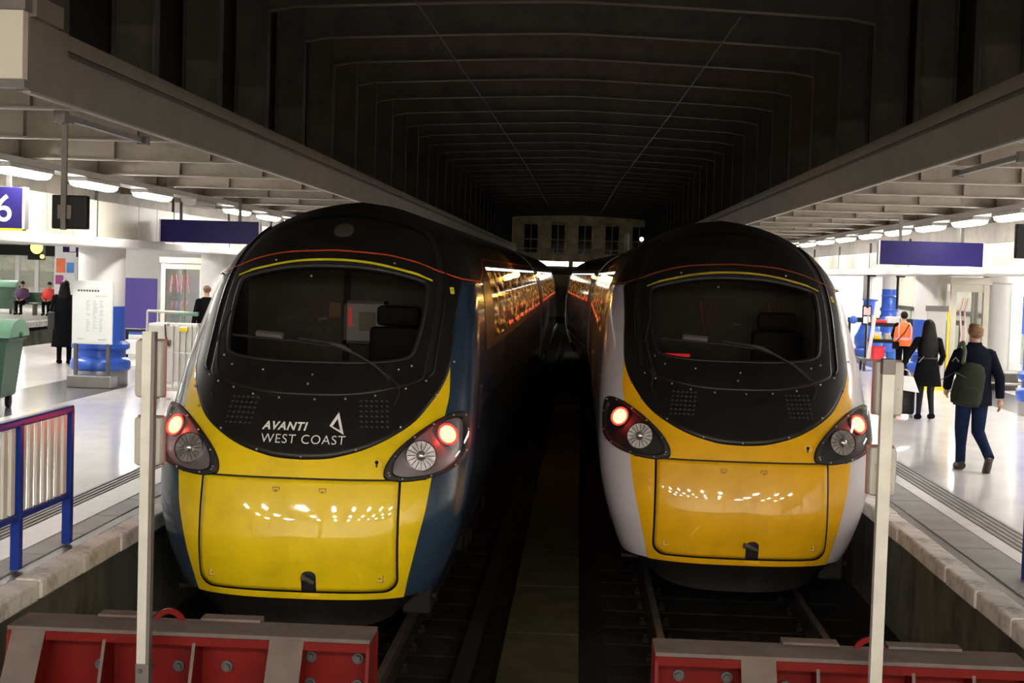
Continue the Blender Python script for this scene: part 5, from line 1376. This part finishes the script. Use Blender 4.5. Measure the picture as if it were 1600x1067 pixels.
def trousers(t, k, dz, feet, knees, m, r=(.105, .08, .062, .058), top=.98):
    MB().ball((0, 0, (.92 + dz) * k), (r[0] * 1.7 * k, r[0] * 1.1 * k, .135 * k), 16, 10).build('trouser_seat', m, t, True)
    for i, s in enumerate((-1, 1)):
        ft = Vector(feet[i]); kn = Vector(knees[i]) if knees else Vector((s * .10 + (ft.x - s * .1) * .5, ft.y * .5 + .03, .49))
        hp = Vector((s * .095, 0, .95 + dz))
        b = MB(); b.tube([hp * k, (hp * .5 + kn * .5) * k, kn * k, (kn * .5 + Vector((ft.x, ft.y, ft.z + .1)) * .5) * k, Vector((ft.x, ft.y, ft.z + .09)) * k], [r[0] * k, (r[0] + r[1]) / 2 * k, r[1] * k, r[2] * k, r[3] * k], 16); b.build('trouser_leg', m, t, True)
def shoes(t, k, feet, m, toe=(1, 1), pitch=(0, 0)):
    for i, s in enumerate((-1, 1)):
        ft = Vector(feet[i]) * k; b = MB(); L_ = .27 * k; p = pitch[i]
        pts = [(-.07, .055, .048), (-.03, .06, .05), (.05, .045, .05), (.13, .036, .05), (.185, .030, .036)]
        rot = lambda y, z: (ft.x, ft.y + y * math.cos(p) * k - z * math.sin(p) * k, ft.z + z * math.cos(p) * k + y * math.sin(p) * k)
        b.tube([rot(y, z - .002) for y, z, r_ in pts], [r_ * k for y, z, r_ in pts], 12); b.build('shoe', m, t, True)

# man in the dark coat, walking away with a backpack on his left shoulder
feetM = ((-.08, .12, 0), (.14, -.30, .10)); kneesM = ((-.09, .10, .50), (.10, .06, .47)); elM = ((-.29, .02, 1.16), (.30, -.05, 1.14)); haM = ((-.27, .16, .98), (.325, -.02, .87))
mt, k, dz, *_ = person('man with sandy hair in a dark navy coat walking away with a backpack', (4.83, 18.2, ZP), .04, 1.80, feetM, kneesM, haM, elM)
trousers(mt, k, dz, feetM, kneesM, 'jeans'); shoes(mt, k, feetM, 'shoe', pitch=(0, -.9))
b = MB(); loft(b, [(.80 * k, .0, 0, .235, .155), (.95 * k, 0, 0, .228, .15), (1.12 * k, 0, 0, .21, .14), (1.30 * k, 0, 0, .225, .15), (1.40 * k, 0, 0, .225, .14), (1.46 * k, 0, 0, .19, .12), (1.50 * k, 0, 0, .13, .10), (1.53 * k, 0, 0, .088, .088), (1.56 * k, 0, 0, .08, .085)]); b.build('coat', 'navy', mt, True)
sleeve_tubes(mt, k, dz, elM, haM, 'navy')
b = MB(); b.ball((0, -.008, 1.70 * k), (.092 * k, .104 * k, .088 * k), 20, 12); b.ball((0, .05, 1.755 * k), (.07, .06, .035), 14, 8); b.ball((0, -.05, 1.66 * k), (.082, .06, .055), 14, 8); b.build('hair', 'hairfair', mt, True)
bk = thing('backpack', 'olive backpack hanging from the left shoulder of the walking man', 'backpack', (4.50, 17.90, ZP - .07))
b = MB(); 
rings = [(.90, .0, 0, .10, .06), (.92, .0, 0, .17, .11), (1.0, 0, 0, .19, .125), (1.15, .0, 0, .185, .125), (1.30, .01, 0, .165, .11), (1.40, .015, 0, .12, .085), (1.43, .02, 0, .06, .05)]
loft(b, [(z, x, y, rx, ry) for z, x, y, rx, ry in rings], 20); pk = b.build('pack_body', 'olive', bk, True, rot=(0, .17, 0))
b = MB(); loft(b, [(.93, 0, -.06, .12, .06), (.95, 0, -.07, .145, .085), (1.12, 0, -.07, .14, .085), (1.15, 0, -.06, .11, .06)], 18); b.build('front_pocket', 'olive', bk, True, rot=(0, .17, 0))
b = MB(); b.tube([(.12, .0, 1.40), (.16, .10, 1.54), (.17, .24, 1.64), (.17, .38, 1.62), (.16, .48, 1.45)], .026, 8); b.tube([(.16, .05, 1.38), (.21, .09, 1.15), (.15, .05, .95)], .012, 6); b.build('shoulder_strap', 'olivestrap', bk, True)
b = MB(); b.tube([(-.02, -.02, 1.42), (.02, -.03, 1.47), (.06, -.02, 1.42)], .010, 6); b.build('grab_handle', 'olivestrap', bk, True)
b = MB(); b.tube([(-.16, -.10, 1.20), (0, -.13, 1.30), (.16, -.10, 1.22)], .006, 5); b.build('zip', 'rubber', bk)

# woman pulling a suitcase, white bag in her hand
feetW = ((-.13, -.02, 0), (.09, -.08, .02)); elW = ((-.34, .0, 1.14), (.26, -.04, 1.14)); haW = ((-.46, -.05, .90), (.24, .10, .98)); kneesW = ((-.11, .0, .48), (.08, .04, .48))
wt, k, dz, *_ = person('woman with long dark hair in a black knee length coat walking away', (5.86, 25.0, ZP), 0, 1.68, feetW, kneesW, haW, elW, .88)
trousers(wt, k, dz, feetW, kneesW, 'legging', (.085, .062, .05, .042)); shoes(wt, k, feetW, 'blackcloth')
b = MB(); loft(b, [(.60 * k, .0, 0, .245, .19), (.75 * k, 0, 0, .225, .17), (.95 * k, 0, 0, .19, .145), (1.10 * k, 0, 0, .16, .125), (1.30 * k, 0, 0, .185, .13), (1.42 * k, 0, 0, .18, .115), (1.47 * k, 0, 0, .13, .10), (1.51 * k, 0, 0, .08, .08), (1.54 * k, 0, 0, .07, .075)]); b.build('coat', 'blackcloth', wt, True)
b = MB(); loft(b, [(1.085 * k, 0, 0, .168, .133), (1.115 * k, 0, 0, .168, .133)]); b.build('belt', 'rubber', wt, True)
sleeve_tubes(wt, k, dz, elW, haW, 'blackcloth', r=(.066, .06, .052, .045))
b = MB(); b.ball((0, -.01, 1.69 * k), (.098 * k, .112 * k, .10 * k), 20, 12); loft(b, [(1.10 * k, -.01, -.11, .05, .02), (1.16 * k, -.01, -.115, .12, .04), (1.30 * k, 0, -.11, .14, .05), (1.45 * k, 0, -.075, .135, .07), (1.58 * k, 0, -.035, .115, .09), (1.68 * k, 0, -.02, .10, .10), (1.72 * k, 0, -.01, .09, .095)]); b.build('hair', 'hairdark', wt, True)
b = MB(); b.tube([(.16, .06, 1.42 * k), (.0, -.14, 1.25 * k), (-.17, -.10, 1.02 * k)], .008, 6); b.build('bag_strap', 'lampgrey', wt)
sc = thing('suitcase', 'dark ribbed wheeled suitcase pulled by the woman in black', 'suitcase', (5.545, 25.3, ZP))
b = MB(); b.box(-.18, .18, -.12, .12, .06, .50, bev=.04); cs = b.build('case_shell', 'suitcase', sc, True)
r0 = None
for i in range(8):
    b = MB().box(-.165, .165, -.128, -.118, -.008, .008, bev=.003)
    if r0 is None: r0 = b.build('shell_rib', 'suitcase', sc, loc=(0, 0, .11 + i * .047))
    else: c_ = r0.copy(); COL.objects.link(c_); c_.parent = sc; c_.location = (0, 0, .11 + i * .047)
for sx in (-.14, .14):
    for sy in (-.08, .08): MB().cyl((sx - .015, sy, .03), (sx + .015, sy, .03), .03, n=12).build('wheel', 'lampcase', sc, True)
    MB().cyl((sx * .5, .08, .5), (sx * .5, .02, .84), .009).build('handle_tube', 'galvdark', sc)
MB().cyl((-.09, .02, .85), (.05, .02, .85), .016).build('handle_grip', 'rubber', sc)
wb = thing('carrier_bag', 'white paper carrier bag hanging from the hand of the woman in black', 'bag', (5.50, 24.86, ZP))
b = MB(); v = [(-.13, -.05, .50), (.20, -.05, .46), (.20, .05, .46), (-.13, .05, .50), (-.12, -.03, .74), (.10, -.03, .72), (.10, .03, .72), (-.12, .03, .74)]
b.add(v, [(0, 1, 2, 3), (4, 7, 6, 5), (0, 4, 5, 1), (1, 5, 6, 2), (2, 6, 7, 3), (3, 7, 4, 0)]); b.build('bag_body', 'whitebag', wb)
b = MB(); b.tube([(-.10, 0, .73), (-.09, 0, .82), (-.04, 0, .84), (.02, 0, .82), (.06, 0, .72)], .006, 6); b.build('bag_handle', 'whitebag', wb)

# worker in a hi-vis vest
feetO = ((-.10, 0, 0), (.10, 0, 0)); elO = ((-.27, .06, 1.14), (.27, .04, 1.14)); haO = ((-.20, .28, 1.05), (.25, .16, .96))
ot, k, dz, *_ = person('worker in an orange vest with pink reflective bands seen from behind', (7.86, 36.1, ZP), 0, 1.60, feetO, None, haO, elO)
trousers(ot, k, dz, feetO, None, 'blackcloth'); shoes(ot, k, feetO, 'blackcloth')
b = MB(); loft(b, [(.86 * k, 0, 0, .23, .155), (1.0 * k, 0, 0, .235, .155), (1.20 * k, 0, 0, .235, .155), (1.36 * k, 0, 0, .225, .145), (1.45 * k, 0, 0, .17, .11), (1.50 * k, 0, 0, .09, .09)]); vt = b.build('vest', 'hivis', ot, True)
b = MB(); loft(b, [(1.02 * k, 0, 0, .240, .160), (1.09 * k, 0, 0, .240, .160)]); 
for s in (-1, 1): b.tube([(s * .13, -.150, 1.05 * k), (s * .15, -.153, 1.25 * k), (s * .14, -.13, 1.40 * k), (s * .11, -.06, 1.48 * k)], .020, 6)
b.build('reflective_band', 'hivispink', vt, True)
sleeve_tubes(ot, k, dz, elO, haO, 'blackcloth')
b = MB(); b.ball((0, -.005, 1.69 * k), (.10 * k, .115 * k, .11 * k), 16, 10); b.build('hair', 'hairdark', ot, True)
b = MB(); b.tube([(.10, -.13, 1.44 * k), (-.02, -.18, 1.22 * k), (-.20, -.16, .98 * k)], .012, 6); b.box(-.30, -.14, -.24, -.15, .78 * k, .98 * k, bev=.02)
b.build('shoulder_bag', 'blackcloth', ot)

# left platform people
feetL = ((-.10, .0, 0), (.12, -.12, .0)); elL = ((-.25, -.02, 1.14), (.25, .0, 1.14)); haL = ((-.20, .12, 1.02), (.22, .10, .98))
pt, k, dz, *_ = person('person in a long black coat standing left of the information board', (-11.15, 31.4, ZP), .2, 1.80, feetL, None, haL, elL)
trousers(pt, k, dz, feetL, None, 'blackcloth', (.09, .07, .055, .05)); shoes(pt, k, feetL, 'blackcloth')
b = MB(); loft(b, [(.36 * k, 0, 0, .27, .20), (.60 * k, 0, 0, .25, .19), (.95 * k, 0, 0, .225, .165), (1.30 * k, 0, 0, .225, .15), (1.42 * k, 0, 0, .20, .125), (1.52 * k, 0, 0, .09, .09)]); b.build('coat', 'blackcloth', pt, True)
sleeve_tubes(pt, k, dz, elL, haL, 'blackcloth')
b = MB(); b.ball((0, -.01, 1.69 * k), (.10 * k, .115 * k, .11 * k), 16, 10); loft(b, [(1.35 * k, 0, -.08, .12, .05), (1.5 * k, 0, -.05, .13, .08), (1.66 * k, 0, -.02, .10, .10)]); b.build('hair', 'hairdark', pt, True)
b = MB(); b.box(-.33, -.17, -.16, .04, .74, 1.12, bev=.03); b.tube([(-.22, -.1, 1.1), (-.18, -.03, 1.5)], .012, 6); b.build('shoulder_bag', 'rubber', pt)
feetD = ((-.10, 0, 0), (.10, 0, 0))
dt, k, dz, *_ = person('man with brown hair in a dark jacket partly hidden by the blue train nose', (-8.45, 33.0, ZP), .5, 1.76, feetD)
trousers(dt, k, dz, feetD, None, 'jeans'); shoes(dt, k, feetD, 'shoe')
b = MB(); loft(b, [(.84 * k, 0, 0, .225, .155), (1.1 * k, 0, 0, .21, .14), (1.30 * k, 0, 0, .225, .15), (1.42 * k, 0, 0, .20, .125), (1.52 * k, 0, 0, .09, .09)]); b.build('jacket', 'blackcloth', dt, True)
sleeve_tubes(dt, k, dz, ((-.27, -.06, 1.14), (.27, -.06, 1.14)), ((-.30, .0, .88), (.30, .0, .88)), 'blackcloth')
b = MB(); b.ball((0, -.01, 1.70 * k), (.092 * k, .106 * k, .09 * k), 16, 10); b.build('hair', 'hairfair', dt, True)
def seated(label, x, m):
    ft = ((-.10, .40, 0), (.10, .40, 0)); kn = ((-.10, .42, .50), (.10, .42, .50)); el = ((-.26, .06, 1.16), (.26, .06, 1.16)); ha = ((-.12, .28, 1.04), (.12, .28, 1.04))
    t, k, dz, *_ = person(label, (x, 57.95, ZP + .02), PI, 1.72, ft, kn, ha, el, 1.0, True)
    trousers(t, k, dz, ft, kn, 'blackcloth'); shoes(t, k, ft, 'blackcloth')
    b = MB(); loft(b, [(.44 * k, 0, 0, .24, .19), (.7 * k, 0, 0, .25, .18), (.9 * k, 0, 0, .26, .17), (1.0 * k, 0, 0, .22, .13), (1.09 * k, 0, 0, .10, .10)]); b.build('coat', m, t, True)
    sleeve_tubes(t, k, dz, el, ha, m); b = MB(); b.ball((0, -.01, 1.29 * k), (.09, .10, .09), 12, 8); b.build('hair', 'hairdark', t, True)
seated('person in a red coat sitting on the far platform bench', -21.2, 'redcoat')
seated('person in a plum coat sitting on the far platform bench', -22.3, 'plum')
for o in list(bpy.data.objects):
    for kk_ in [q for q in o.keys() if q.startswith('_')]: del o[kk_]
